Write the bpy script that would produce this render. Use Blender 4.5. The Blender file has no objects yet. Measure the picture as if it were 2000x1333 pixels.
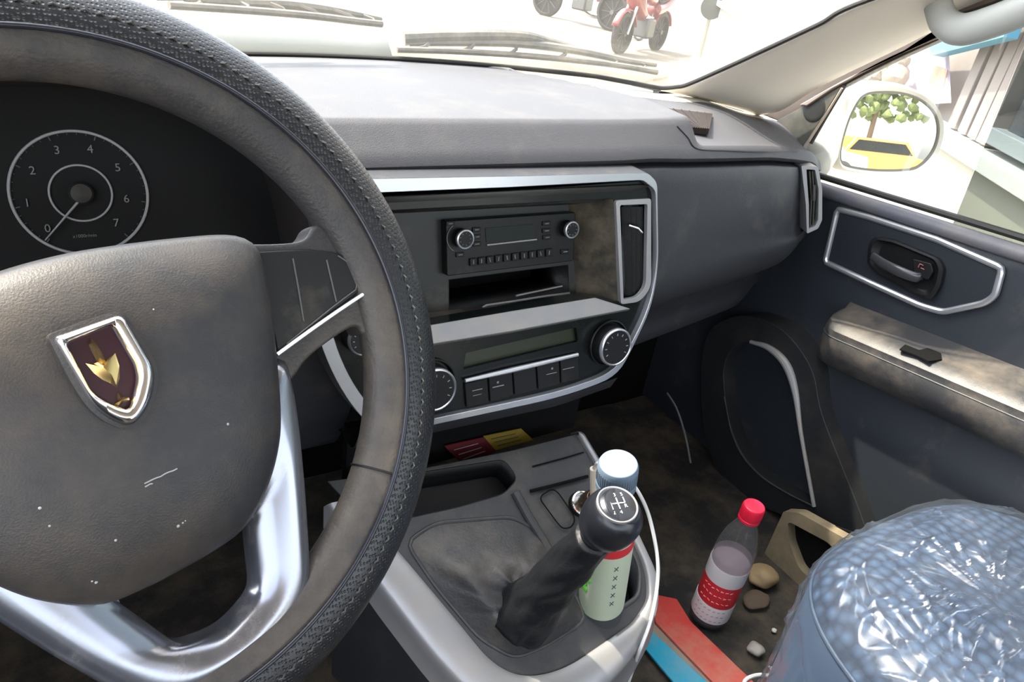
import bpy, bmesh, math, random
from mathutils import Vector, Matrix, noise
random.seed(7)
PI = math.pi
V = Vector
scene = bpy.context.scene
COL = scene.collection

# ------------------------------------------------------------------ camera
# World: eye of the driver at the origin, X to the passenger side, Y forward, Z up (metres)
CX = V((0.84660488, -0.51195971, 0.14545596))      # camera right
CD = V((-0.1470976, -0.48773354, -0.86051048))     # camera down
CF = V((0.51149045, 0.70711615, -0.48822564))      # camera forward
FPX = 1450.0
cam_d = bpy.data.cameras.new('camera')
cam = bpy.data.objects.new('camera', cam_d)
COL.objects.link(cam)
cam_d.sensor_fit = 'HORIZONTAL'
cam_d.sensor_width = 36
cam_d.lens = 36 * FPX / 2000
cam_d.clip_start = 0.01
cam_d.clip_end = 500
m = Matrix.Identity(4)
for i in range(3):
    m[i][0] = CX[i]; m[i][1] = -CD[i]; m[i][2] = -CF[i]
cam.matrix_world = m
scene.camera = cam

# ------------------------------------------------------------------ sky, sun, exposure
w = bpy.data.worlds.new('sky'); scene.world = w
w.use_nodes = True
wn = w.node_tree.nodes; wl = w.node_tree.links
bg = wn['Background']
sky = wn.new('ShaderNodeTexSky')
sky.sky_type = 'NISHITA'
sky.sun_disc = False
sky.sun_elevation = math.radians(58)
sky.sun_rotation = math.radians(-30)
sky.air_density = 1.0; sky.dust_density = 3.0; sky.ozone_density = 1.0
hs = wn.new('ShaderNodeHueSaturation'); hs.inputs['Saturation'].default_value = .38
wl.new(sky.outputs[0], hs.inputs['Color']); wl.new(hs.outputs[0], bg.inputs[0])
bg.inputs[1].default_value = 0.80
SUN_TO = V((-0.34, 0.40, 0.85)).normalized()       # direction towards the sun
sd = bpy.data.lights.new('sun', 'SUN'); sd.energy = 7.0; sd.angle = math.radians(1.2); sd.color = (1.0, 0.90, 0.74)
so = bpy.data.objects.new('sun', sd); COL.objects.link(so)
so.rotation_euler = SUN_TO.to_track_quat('Z', 'Y').to_euler()
so.location = SUN_TO * 20
scene.view_settings.view_transform = 'Standard'
scene.view_settings.look = 'None'
scene.view_settings.gamma = 1
scene.view_settings.use_curve_mapping = False
scene.view_settings.exposure = 0.7
scene.cycles.max_bounces = 8
scene.cycles.diffuse_bounces = 5
scene.cycles.transparent_max_bounces = 12
scene.cycles.caustics_reflective = False
scene.cycles.caustics_refractive = False
scene.cycles.sample_clamp_indirect = 6

# ------------------------------------------------------------------ measuring helpers
def ray(px, py):
    return CX * (px - 1000) + CD * (py - 666.5) + CF * FPX
def onp(px, py, P, N):
    d = ray(px, py); return d * (P.dot(N) / d.dot(N))
def atx(px, py, x): d = ray(px, py); return d * (x / d.x)
def aty(px, py, y): d = ray(px, py); return d * (y / d.y)
def atz(px, py, z): d = ray(px, py); return d * (z / d.z)

# ------------------------------------------------------------------ curve helpers
def catmull(pts, n=8, closed=False):
    pts = [V(p) for p in pts]; out = []; N = len(pts)
    for i in range(N if closed else N - 1):
        if closed: p0, p1, p2, p3 = pts[i-1], pts[i], pts[(i+1) % N], pts[(i+2) % N]
        else:
            p1, p2 = pts[i], pts[i+1]
            p0 = pts[i-1] if i else p1 * 2 - p2
            p3 = pts[i+2] if i + 2 < N else p2 * 2 - p1
        for k in range(n):
            t = k / n
            out.append(0.5 * ((2*p1) + (p2-p0)*t + (2*p0-5*p1+4*p2-p3)*t*t + (3*p1-p0-3*p2+p3)*t**3))
    if not closed: out.append(pts[-1])
    return out
def rounded(pts, r, seg=5):
    """round the corners of a closed outline (r may be a list)"""
    pts = [V(p) for p in pts]; N = len(pts); out = []
    for i in range(N):
        rr = r[i] if isinstance(r, (list, tuple)) else r
        p = pts[i]; a = pts[i-1] - p; b = pts[(i+1) % N] - p
        la = min(rr, a.length * .48); lb = min(rr, b.length * .48)
        if rr <= 0: out.append(p); continue
        A = p + a.normalized() * la; B = p + b.normalized() * lb
        for k in range(seg + 1):
            t = k / seg
            out.append(A * (1-t)**2 + p * 2*t*(1-t) + B * t*t)
    return out
def resample(pts, n, closed=True):
    P = [V(p) for p in pts]
    if closed: P = P + [P[0]]
    L = [0]
    for i in range(1, len(P)): L.append(L[-1] + (P[i]-P[i-1]).length)
    out = []; T = L[-1]; cnt = n if closed else n - 1
    j = 0
    for k in range(n):
        s = T * k / cnt
        while j < len(L) - 2 and L[j+1] < s: j += 1
        d = L[j+1] - L[j]
        out.append(P[j].lerp(P[j+1], 0 if d == 0 else min(1, (s - L[j]) / d)))
    return out

# ------------------------------------------------------------------ mesh helpers
def B(): return bmesh.new()
def plate(outer, n, depth, holes=(), bm=None):
    """flat plate with optional holes; outline lies on the front face, body goes back along -n"""
    bm = bm or B(); n = V(n).normalized()
    edges = []
    for lp in [outer] + list(holes):
        vs = [bm.verts.new(p) for p in lp]
        edges += [bm.edges.new((vs[i], vs[(i+1) % len(vs)])) for i in range(len(vs))]
    if holes:
        r = bmesh.ops.triangle_fill(bm, edges=edges, use_beauty=True, use_dissolve=False, normal=n)
        faces = [g for g in r['geom'] if isinstance(g, bmesh.types.BMFace)]
    else:
        vs = [e.verts[0] for e in edges]
        lp = []
        e0 = edges[0]; lp = [bm.verts[:][-len(outer):][i] for i in range(len(outer))]
        faces = [bm.faces.new(lp)]
    for f in faces:
        f.normal_update()
        if f.normal.dot(n) < 0: f.normal_flip()
    r = bmesh.ops.extrude_face_region(bm, geom=faces)
    nv = [g for g in r['geom'] if isinstance(g, bmesh.types.BMVert)]
    # the extruded copy is the front; move originals back
    orig = set(v for f in faces for v in f.verts) if False else None
    for v in nv: v.co -= n * depth
    bmesh.ops.recalc_face_normals(bm, faces=bm.faces[:])
    return bm
def strip(rows, closed_u=False, closed_v=False, bm=None, caps=False):
    """surface through rows of points"""
    bm = bm or B()
    g = [[bm.verts.new(p) for p in r] for r in rows]
    R = len(g); C = len(g[0])
    for i in range(R if closed_u else R - 1):
        for j in range(C if closed_v else C - 1):
            a, b, c, d = g[i][j], g[(i+1) % R][j], g[(i+1) % R][(j+1) % C], g[i][(j+1) % C]
            try: bm.faces.new((a, b, c, d))
            except ValueError: pass
    if caps and closed_v and not closed_u:
        try: bm.faces.new(g[0]); bm.faces.new(g[-1][::-1])
        except ValueError: pass
    bmesh.ops.recalc_face_normals(bm, faces=bm.faces[:])
    return bm
def tube(path, r, seg=10, closed=False, up=None, prof=None, bm=None, caps=True):
    """sweep a round (or given 2-D) profile along a path; r may be a function of 0..1 or a number"""
    path = [V(p) for p in path]; N = len(path); rows = []
    prev = None
    for i in range(N):
        if closed: t = (path[(i+1) % N] - path[i-1]).normalized()
        else: t = (path[min(i+1, N-1)] - path[max(i-1, 0)]).normalized()
        if up is not None: a = V(up(i) if callable(up) else up)
        else: a = prev if prev is not None else (V((0,0,1)) if abs(t.z) < .9 else V((1,0,0)))
        a = (a - t * a.dot(t)).normalized(); prev = a
        b = t.cross(a)
        rr = r(i / max(1, N-1)) if callable(r) else r
        if prof: rows.append([path[i] + a * (y * rr) + b * (x * rr) for x, y in prof])
        else: rows.append([path[i] + a * (math.sin(2*PI*k/seg) * rr) + b * (math.cos(2*PI*k/seg) * rr) for k in range(seg)])
    return strip(rows, closed_u=closed, closed_v=True, bm=bm, caps=caps)
def lathe(P, axis, prof, seg=32, bm=None, squash=1.0, xdir=None):
    """prof: (radius, height) pairs; P base point"""
    axis = V(axis).normalized()
    a = V(xdir) if xdir is not None else axis.orthogonal()
    a = (a - axis * a.dot(axis)).normalized(); b = axis.cross(a)
    rows = [[P + axis * h + (a * math.cos(2*PI*k/seg) + b * math.sin(2*PI*k/seg) * squash) * max(r, 1e-5) for k in range(seg)] for r, h in prof]
    return strip(rows, closed_v=True, bm=bm, caps=True)
def box(c, sx, sy, sz, X=V((1,0,0)), Y=V((0,1,0)), Z=V((0,0,1)), bm=None):
    bm = bm or B(); vs = []
    for dx in (-1, 1):
        for dy in (-1, 1):
            for dz in (-1, 1): vs.append(bm.verts.new(V(c) + X*(dx*sx/2) + Y*(dy*sy/2) + Z*(dz*sz/2)))
    for f in ((0,1,3,2),(4,6,7,5),(0,4,5,1),(2,3,7,6),(0,2,6,4),(1,5,7,3)): bm.faces.new([vs[i] for i in f])
    bmesh.ops.recalc_face_normals(bm, faces=bm.faces[:])
    return bm
def link(name, bm, mat, parent=None, bevel=0, seg=2, angle=35, sub=0, solid=0, off=-1.0):
    bm.normal_update()
    for f in bm.faces: f.smooth = True
    ca = math.radians(angle)
    for e in bm.edges:
        if len(e.link_faces) == 2 and e.calc_face_angle(0) > ca: e.smooth = False
    me = bpy.data.meshes.new(name); bm.to_mesh(me); bm.free()
    for mm in (mat if isinstance(mat, (list, tuple)) else [mat]): me.materials.append(mm)
    o = bpy.data.objects.new(name, me); COL.objects.link(o)
    if parent is not None:
        o.parent = parent
        o.matrix_parent_inverse = Matrix.Translation(-parent.location) if parent.type == 'EMPTY' else Matrix.Identity(4)
        if parent.type != 'EMPTY': o.matrix_parent_inverse = Matrix.Identity(4)
    if solid:
        s = o.modifiers.new('solid', 'SOLIDIFY'); s.thickness = solid; s.offset = off
    if sub:
        s = o.modifiers.new('sub', 'SUBSURF'); s.levels = sub; s.render_levels = sub
    if bevel:
        s = o.modifiers.new('bevel', 'BEVEL'); s.width = bevel; s.segments = seg; s.limit_method = 'ANGLE'; s.angle_limit = math.radians(40)
        s.harden_normals = False
    return o
def tag(o, label, cat, group=None):
    o['label'] = label; o['category'] = cat
    if group: o['group'] = group
    return o
def struct(o):
    o['kind'] = 'structure'; return o
def thing(name, label, cat, loc, group=None):
    o = bpy.data.objects.new(name, None); COL.objects.link(o); o.location = V(loc); o.empty_display_size = .05
    return tag(o, label, cat, group)
def text(s, size, P, X, Y, depth=.0004, bm=None, align='CENTER'):
    """solid lettering: P centre, X reading direction, Y up"""
    cu = bpy.data.curves.new('t', 'FONT'); cu.body = s; cu.size = size; cu.extrude = depth
    cu.align_x = align; cu.align_y = 'CENTER'; cu.resolution_u = 3
    ob = bpy.data.objects.new('t', cu); COL.objects.link(ob)
    me = bpy.data.meshes.new_from_object(ob)
    X = V(X).normalized(); Y = V(Y); Y = (Y - X * Y.dot(X)).normalized(); Zv = X.cross(Y)
    M = Matrix(((X.x, Y.x, Zv.x, P[0]), (X.y, Y.y, Zv.y, P[1]), (X.z, Y.z, Zv.z, P[2]), (0,0,0,1)))
    me.transform(M)
    bm = bm or B(); bm.from_mesh(me)
    bpy.data.objects.remove(ob); bpy.data.curves.remove(cu); bpy.data.meshes.remove(me)
    return bm

# ------------------------------------------------------------------ materials
MATS = {}
def mat(name, col, rough=.5, metal=0, spec=.5, bump=None, dust=None, emit=None, trans=0, alpha=1, coat=0, mott=0, sheen=0):
    """bump=(scale,strength[,stretch]); dust=(colour,scale,threshold,amount); mott: small colour variation"""
    if name in MATS: return MATS[name]
    mt = bpy.data.materials.new(name); mt.use_nodes = True; MATS[name] = mt
    nt = mt.node_tree; N = nt.nodes; Lk = nt.links
    p = N['Principled BSDF']
    c = (*col, 1) if len(col) == 3 else col
    p.inputs['Base Color'].default_value = c
    p.inputs['Roughness'].default_value = rough
    p.inputs['Metallic'].default_value = metal
    p.inputs['Specular IOR Level'].default_value = spec
    p.inputs['Transmission Weight'].default_value = trans
    p.inputs['Alpha'].default_value = alpha
    p.inputs['Coat Weight'].default_value = coat
    if sheen: p.inputs['Sheen Weight'].default_value = sheen
    tc = N.new('ShaderNodeTexCoord')
    if bump:
        nz = N.new('ShaderNodeTexNoise'); nz.inputs['Scale'].default_value = bump[0]; nz.inputs['Detail'].default_value = 3
        Lk.new(tc.outputs['Object'], nz.inputs['Vector'])
        b = N.new('ShaderNodeBump'); b.inputs['Strength'].default_value = bump[1]; b.inputs['Distance'].default_value = .002
        Lk.new(nz.outputs['Fac'], b.inputs['Height']); Lk.new(b.outputs[0], p.inputs['Normal'])
    src = None
    if mott:
        nz = N.new('ShaderNodeTexNoise'); nz.inputs['Scale'].default_value = 18; nz.inputs['Detail'].default_value = 6
        Lk.new(tc.outputs['Object'], nz.inputs['Vector'])
        r = N.new('ShaderNodeMapRange'); r.inputs['To Min'].default_value = 1 - mott; r.inputs['To Max'].default_value = 1 + mott
        Lk.new(nz.outputs['Fac'], r.inputs[0])
        mx = N.new('ShaderNodeMix'); mx.data_type = 'RGBA'; mx.blend_type = 'MULTIPLY'; mx.inputs[0].default_value = 1
        mx.inputs[6].default_value = c; Lk.new(r.outputs[0], mx.inputs[7]); src = mx.outputs[2]
        Lk.new(src, p.inputs['Base Color'])
    if dust:
        nz = N.new('ShaderNodeTexNoise'); nz.inputs['Scale'].default_value = dust[1]; nz.inputs['Detail'].default_value = 8; nz.inputs['Roughness'].default_value = .7
        Lk.new(tc.outputs['Object'], nz.inputs['Vector'])
        r = N.new('ShaderNodeMapRange'); r.inputs['From Min'].default_value = dust[2] - .12; r.inputs['From Max'].default_value = dust[2] + .18
        r.inputs['To Max'].default_value = dust[3]; Lk.new(nz.outputs['Fac'], r.inputs[0])
        mx = N.new('ShaderNodeMix'); mx.data_type = 'RGBA'
        Lk.new(r.outputs[0], mx.inputs[0]); mx.inputs[6].default_value = c; mx.inputs[7].default_value = (*dust[0], 1)
        if src: Lk.new(src, mx.inputs[6])
        Lk.new(mx.outputs[2], p.inputs['Base Color'])
        if metal:
            m2 = N.new('ShaderNodeMath'); m2.operation = 'MULTIPLY_ADD'; m2.inputs[1].default_value = -metal; m2.inputs[2].default_value = metal
            Lk.new(r.outputs[0], m2.inputs[0]); Lk.new(m2.outputs[0], p.inputs['Metallic'])
    if emit:
        p.inputs['Emission Color'].default_value = (*emit[0], 1); p.inputs['Emission Strength'].default_value = emit[1]
    return mt
def glassy(name, tint, gloss, diffuse=0, dcol=(.8,.8,.75), rough=.0, bump=None):
    """thin pane or film: see-through, a faint reflection, and the dust that lies on it"""
    mt = bpy.data.materials.new(name); mt.use_nodes = True; MATS[name] = mt
    nt = mt.node_tree; N = nt.nodes; Lk = nt.links
    N.remove(N['Principled BSDF']); out = N['Material Output']
    tr = N.new('ShaderNodeBsdfTransparent'); tr.inputs[0].default_value = (*tint, 1)
    gl = N.new('ShaderNodeBsdfGlossy'); gl.inputs['Roughness'].default_value = rough
    lw_ = N.new('ShaderNodeLayerWeight'); pw = N.new('ShaderNodeMath'); pw.operation = 'POWER'; pw.inputs[1].default_value = 4.5
    Lk.new(lw_.outputs['Facing'], pw.inputs[0])
    mu = N.new('ShaderNodeMath'); mu.operation = 'MULTIPLY_ADD'; mu.use_clamp = True; mu.inputs[1].default_value = .8 * min(1, gloss); mu.inputs[2].default_value = .035 * gloss
    Lk.new(pw.outputs[0], mu.inputs[0])
    m1 = N.new('ShaderNodeMixShader'); Lk.new(mu.outputs[0], m1.inputs[0]); Lk.new(tr.outputs[0], m1.inputs[1]); Lk.new(gl.outputs[0], m1.inputs[2])
    last = m1
    if diffuse:
        df = N.new('ShaderNodeBsdfDiffuse'); df.inputs[0].default_value = (*dcol, 1)
        tl = N.new('ShaderNodeBsdfTranslucent'); tl.inputs[0].default_value = (*dcol, 1)
        ad = N.new('ShaderNodeMixShader'); ad.inputs[0].default_value = .5; Lk.new(df.outputs[0], ad.inputs[1]); Lk.new(tl.outputs[0], ad.inputs[2])
        m2 = N.new('ShaderNodeMixShader'); m2.inputs[0].default_value = diffuse
        Lk.new(m1.outputs[0], m2.inputs[1]); Lk.new(ad.outputs[0], m2.inputs[2]); last = m2
        if bump:
            tc = N.new('ShaderNodeTexCoord'); nz = N.new('ShaderNodeTexNoise'); nz.inputs['Scale'].default_value = bump[0]; nz.inputs['Detail'].default_value = 6
            Lk.new(tc.outputs['Object'], nz.inputs['Vector'])
            r = N.new('ShaderNodeMapRange'); r.inputs['From Min'].default_value = .35; r.inputs['From Max'].default_value = .75; r.inputs['To Min'].default_value = diffuse * .3; r.inputs['To Max'].default_value = diffuse * 1.7
            Lk.new(nz.outputs['Fac'], r.inputs[0]); Lk.new(r.outputs[0], m2.inputs[0])
    Lk.new(last.outputs[0], out.inputs[0])
    return mt

DUST = (.36, .29, .20)
M_pad = mat('dash_grain', (.060, .059, .065), .6, bump=(900, .25), dust=(DUST, 14, .62, .10), spec=.4)
M_dash = mat('dash_lower_grain', (.027, .029, .034), .5, bump=(900, .22), dust=(DUST, 9, .66, .22))
M_black = mat('black_plastic', (.008, .008, .009), .45, bump=(700, .12), dust=(DUST, 20, .70, .12), spec=.28)
M_blackg = mat('black_gloss', (.007, .009, .009), .22, dust=(DUST, 12, .7, .10), spec=.3)
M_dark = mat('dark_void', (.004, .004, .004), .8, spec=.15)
M_silver = mat('silver_paint', (.50, .51, .54), .30, metal=.75, dust=(DUST, 30, .66, .2))
M_silverdull = mat('silver_dull', (.38, .38, .39), .42, metal=.6, dust=(DUST, 18, .56, .4))
M_chrome = mat('chrome', (.82, .83, .85), .1, metal=1)
M_grey = mat('console_grey', (.043, .044, .047), .5, bump=(800, .2), dust=(DUST, 12, .6, .2))
M_leather = mat('wheel_leather', (.022, .023, .027), .42, bump=(260, .25), dust=(DUST, 16, .62, .25))
M_white = mat('white_print', (.6, .6, .6), .5)
M_print = mat('grey_print', (.22, .22, .22), .5)

# ------------------------------------------------------------------ cabin shell
def yb(x): return 1.05 - .5 * (x - .44) ** 2            # foot of the windscreen
def W(x, s, off=0):                                     # windscreen surface, s = height above its foot
    return V((x, yb(x) - 1.35 * s + off * .6, -.2 + s + off * .8))
def onglass(px, py, off=0):
    d = ray(px, py); lo, hi = .3, 2.5
    for _ in range(50):
        t = (lo + hi) / 2; p = d.normalized() * t
        s = p.z - off * .8 + .2
        if p.y < yb(p.x) - 1.35 * s + off * .6: lo = t
        else: hi = t
    return d.normalized() * lo

M_head = mat('headliner', (.42, .38, .33), .85, bump=(400, .3))
M_pillar = mat('pillar_trim', (.80, .74, .66), .6, bump=(500, .15))
M_rubber = mat('rubber_seal', (.02, .018, .016), .6)
M_glass = glassy('windscreen_glass', (.95, .96, .95), .5, diffuse=.03, dcol=(.75, .73, .66))
M_sideglass = glassy('side_glass', (.96, .97, .96), 1.0, diffuse=.02)
M_tint = glassy('tinted_glass', (.50, .53, .52), 1.0, diffuse=.02)
M_paint = mat('cream_body_paint', (.62, .62, .56), .25, coat=.6)

# windscreen
XS = [-.34 + i * (1.52 / 24) for i in range(25)]
def edge_right(s): return .905 + s * .42
rows = []
for k in range(13):
    s = -.012 + k * .555 / 12
    xr = min(1.10, edge_right(max(0, s))); xl = -.26 + .0 * s
    rows.append([W(xl + (xr - xl) * i / 24, s) for i in range(25)])
o = link('window_1', strip(rows), M_glass, solid=.004, off=0); struct(o)
# headliner
rows = []
for j in range(9):
    y = .31 - j * .25
    rows.append([V((x, y, .345 + .04 * math.sin(PI * (i / 16)) - (.02 if j == 0 else 0))) for i, x in enumerate([-.34 + 1.52 * i / 16 for i in range(17)])])
struct(link('ceiling', strip(rows), M_head, solid=.03, off=1))
# floor
M_floor = mat('floor_mat', (.012, .011, .010), .85, bump=(150, .8), dust=((.17, .13, .08), 11, .54, .45))
rows = [[V((x, y, -.905 + .004 * noise.noise(V((x*9, y*9, 0))))) for x in [-.34 + 1.52 * i / 40 for i in range(41)]] for y in [1.0 - 2.6 * j / 60 for j in range(61)]]
bm = strip(rows)
for f in bm.faces:
    f.normal_update()
    if f.normal.z < 0: f.normal_flip()
box((.42, -.3, -.935), 1.52, 2.6, .05, bm=bm)
struct(link('floor', bm, M_floor))
# firewall under the dash
struct(link('wall_front', box((.42, 1.02, -.58), 1.56, .03, .72), M_dark))
struct(link('wall_left', box((-.36, -.2, -.62), .04, 2.5, .6), M_dash, bevel=.01))
struct(link('wall_rear', box((.42, -1.6, -.55), 1.56, .04, .75), M_dash))

# ------------------------------------------------------------------ dashboard
def lerp_tab(tab, x):
    if x <= tab[0][0]: return tab[0][1]
    for (a, p), (b, q) in zip(tab, tab[1:]):
        if x <= b:
            t = (x - a) / (b - a); t = t * t * (3 - 2 * t) if False else t
            return p + (q - p) * t
    return tab[-1][1]
def sstep(a, b, x):
    t = max(0, min(1, (x - a) / (b - a))); return t * t * (3 - 2 * t)
YT = [(-.36, .66), (.60, .662), (.70, .672), (.787, .688), (.93, .715), (1.03, .736), (1.10, .756), (1.16, .785)]
ZT = [(-.36, -.228), (.65, -.229), (.787, -.239), (.93, -.249), (1.03, -.262), (1.10, -.275), (1.15, -.30)]
def y0(x): return (lerp_tab(YT, x-.02) + lerp_tab(YT, x) + lerp_tab(YT, x+.02)) / 3
def z0(x): return (lerp_tab(ZT, x-.02) + lerp_tab(ZT, x) + lerp_tab(ZT, x+.02)) / 3
def hump(x, y):                       # 1 on the raised pad, 0 on the lower shelf at the passenger end
    xb = .745 - max(0, y - .80) * .42
    return 1 - sstep(xb - .006, xb + .010, x)
def pad_profile(x):
    ya, za = y0(x), z0(x); yB = yb(x) - .003
    yB += (.955 - yB) * sstep(.86, .96, x)
    pts = [V((x, ya + .05, za - .012)), V((x, ya + .004, za - .004)), V((x, ya, za + .002)), V((x, ya + .004, za + .010))]
    N = 34
    for i in range(N + 1):
        f = i / N; y = ya + .010 + (yB - ya - .010) * (f ** 1.7)
        # raised pad: slanted face to the crease, then nearly level
        yc, zc = ya + .034, -.189
        if y < yc: zr = za + .016 + (zc - za - .016) * ((y - ya - .010) / (yc - ya - .010))
        else: zr = zc + (-.200 - zc) * ((y - yc) / (yB - yc)) ** 1.5 + .004 * math.sin(PI * min(1, (y - yc) / (yB - yc)))
        e = sstep(.92, 1.15, x)
        zl = za + .016 + (-.212 - .032 * e - za - .016) * sstep(0, .13, y - ya)
        k = hump(x, y)
        pts.append(V((x, y, zr * k + zl * (1 - k))))
    pts.append(V((x, yB + .004, -.225)))
    return pts
dash = thing('dashboard', 'dark grey moulded dashboard running under the windscreen', 'dashboard', (.42, .8, -.56))
xs = [-.335 + 1.035 * i / 60 for i in range(61)] + [.70 + .455 * i / 74 for i in range(1, 75)]
link('top_pad', strip([pad_profile(x) for x in xs]), M_pad, dash, angle=50)
def low_profile(x):
    ya, za = y0(x), z0(x)
    e = sstep(1.0, 1.14, x) * .02
    Q = [(ya + .06, za - .008), (ya + .008, za - .010), (ya - .004, za - .014), (ya - .014, za - .05), (ya - .030, za - .11), (ya - .040, -.385), (ya - .036, -.415), (ya - .018, -.437),
         (ya + .012, -.455), (ya + .030, -.50), (ya + .026, -.525), (ya + .045, -.545), (ya + .16, -.56)]
    return [V((x, y + e, z)) for y, z in catmull([(q[0], q[1], 0) for q in Q], 4) for y, z in [(y, z)]] if False else [V((x, p.x + e, p.y)) for p in catmull([(q[0], q[1], 0) for q in Q], 4)]
link('glovebox_panel', strip([low_profile(x) for x in [.60 + .56 * i / 60 for i in range(61)]]), M_dash, dash, angle=60)
# driver's side under the instruments
def drv_profile(x):
    Q = [(.69, -.236), (.655, -.25), (.64, -.30), (.63, -.38), (.64, -.46), (.67, -.54), (.72, -.60), (.86, -.62)]
    return [V((x, p.x, p.y)) for p in catmull([(q[0], q[1], 0) for q in Q], 4)]
link('knee_panel', strip([drv_profile(x) for x in [-.335 + .60 * i / 20 for i in range(21)]]), M_dash, dash, angle=60)
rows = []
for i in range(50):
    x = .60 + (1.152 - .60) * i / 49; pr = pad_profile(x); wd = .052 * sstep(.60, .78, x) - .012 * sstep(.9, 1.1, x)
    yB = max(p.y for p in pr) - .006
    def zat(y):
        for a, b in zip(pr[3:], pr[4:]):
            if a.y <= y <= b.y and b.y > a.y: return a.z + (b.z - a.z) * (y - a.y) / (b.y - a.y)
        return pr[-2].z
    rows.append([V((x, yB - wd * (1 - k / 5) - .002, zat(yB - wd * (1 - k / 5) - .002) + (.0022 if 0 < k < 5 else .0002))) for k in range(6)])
link('sunlit_edge_strip', strip(rows), mat('painted_sun_cream', (.46, .43, .36), .6), dash, angle=80)  # sunlight on the pad's rear edge, painted as a cream strip
# groove of the airbag flap on the passenger end
gp = []
for px, py in [(1322, 247), (1342, 268), (1362, 291), (1420, 295), (1490, 297), (1556, 297)]:
    lo, hi = .5, 1.6; d = ray(px, py)
    for _ in range(40):
        t = (lo + hi) / 2; p = d.normalized() * t
        if p.x < -.3 or p.x > 1.14: hi = t; continue
        pr = pad_profile(p.x); zz = -9
        for a, b in zip(pr[2:], pr[3:]):
            if a.y <= p.y <= b.y and b.y > a.y: zz = a.z + (b.z - a.z) * (p.y - a.y) / (b.y - a.y)
        if p.z > zz and p.y < y0(p.x) + .3 or p.y < y0(p.x): lo = t
        else: hi = t
    gp.append(d.normalized() * lo)
link('flap_groove', tube(catmull(gp, 6), .0011, 6), M_black, dash)
# small brown defroster outlet beside the raised pad
zq = -.2095
q = [atz(1268, 207, zq), atz(1392, 222, zq), atz(1386, 252, zq), atz(1352, 249, zq)]
M_brown = mat('brown_grille', (.022, .015, .012), .7, spec=.2)
do = link('defroster_outlet', plate(rounded(q, .004), (0, 0, 1), .008), M_brown, dash)
bm = B()
for k in range(1, 8):
    a = q[0].lerp(q[1], k / 8); b = q[3].lerp(q[2], k / 8)
    tube([a + V((0,0,.0004)), b + V((0,0,.0004))], .0007, 6, bm=bm)
link('outlet_slats', bm, M_brown, do)

# ------------------------------------------------------------------ centre fascia
FP = V((.435, .645, -.228)); FN = V((0, -.272, .060)).normalized(); FU = V((0, .060, .272)).normalized(); FX = V((1, 0, 0))
def fas(px, py, d=0): return onp(px, py, FP + FN * d, FN)
def fl(pts, d=0): return [fas(x, y, d) for x, y in pts]
fascia = thing('centre_console_panel', 'silver-framed black control panel in the middle of the dashboard', 'control panel', (.435, .68, -.50))
outer = [(552, 352), (1000, 332), (1266, 338), (1284, 356), (1287, 520), (1273, 600), (1240, 672), (1206, 736), (1100, 776), (835, 833), (745, 852), (690, 800), (640, 715), (604, 600), (580, 480)]
outer[1] = (1000, 344)
inner = [(590, 383), (1000, 366), (1256, 352), (1281, 372), (1284, 520), (1269, 598), (1236, 668), (1199, 727), (1100, 764), (835, 821), (765, 834), (712, 785), (668, 712), (634, 600), (612, 480)]
rad = [.01, .0, .006, .008, .03, .03, .03, .03, .05, .05, .03, .03, .03, .03, .03]
fo = rounded(fl(outer, .008), rad); fi = rounded(fl(inner, .008), rad)
frame = link('silver_frame', plate(fo, FN, .035, [fi]), M_silver, fascia, bevel=.0025, seg=3)
# black panel with the radio bay cut out of it, and the vent opening
bay = rounded(fl([(745, 412), (1198, 388), (1212, 470), (1211, 590), (1160, 583), (835, 640), (790, 640)]), .004)
vin = [(1211, 401), (1265, 399), (1262, 560), (1246, 581), (1218, 586)]
vout = [(1203, 392), (1272, 388), (1272, 562), (1250, 590), (1213, 595)]
hb = [(910, 690), (1126, 640), (1129, 668), (905, 722)]
panel_out = rounded(fl([(598, 390), (1000, 372), (1276, 352), (1279, 372), (1283, 520), (1269, 599), (1236, 670), (1200, 731), (1100, 768), (835, 825), (755, 840), (702, 790), (656, 714), (622, 600), (600, 480)]), .01)
vc = sum((v for v in fl(vin)), V()) / 5
link('black_panel', plate(panel_out, FN, .030, [bay, rounded(fl(vin), .004), rounded(fl(hb), .002)]), M_blackg, fascia, bevel=.0012)
# top lip above the bay, a grey sloping ledge
a0, a1 = fas(745, 384, .004), fas(1270, 360, .004)
b0, b1 = fas(752, 412, -.012), fas(1205, 388, -.012)
c0, c1 = fas(760, 414, -.05), fas(1205, 392, -.05)
link('bay_lip', strip([[a0, a1], [b0, b1], [c0, c1]]), mat('lip_grey', (.05, .05, .045), .45), fascia, solid=.002, angle=20)
# bay side walls, back and floor
D1 = -.050
w_r = [fas(1199, 390, -.0), fas(1212, 592, -.0)]
BZ = [fas(745, 412), fas(1198, 388), fas(1211, 590), fas(835, 640)]
back = FN * D1
link('bay_walls', strip([[p.copy() for p in BZ], [BZ[0] + back, BZ[1] + back + V((-.030, 0, 0)), BZ[2] + back + V((-.030, 0, 0)), BZ[3] + back]], closed_v=True),
     mat('bay_wall', (.03, .028, .024), .3, dust=(DUST, 16, .55, .4)), fascia, angle=30)
rb = [(745, 395), (1200, 370), (1200, 620), (835, 660)]
tray = [(876, 546), (1110, 517), (1112, 572), (876, 610)]
link('bay_back', plate([fas(x, y, D1) for x, y in [(700, 380), (1220, 360), (1220, 640), (700, 690)]], FN, .006, [[fas(x, y, D1) for x, y in tray]]),
     mat('bay_back_grey', (.015, .017, .016), .45, dust=(DUST, 16, .64, .2)), fascia)
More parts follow.
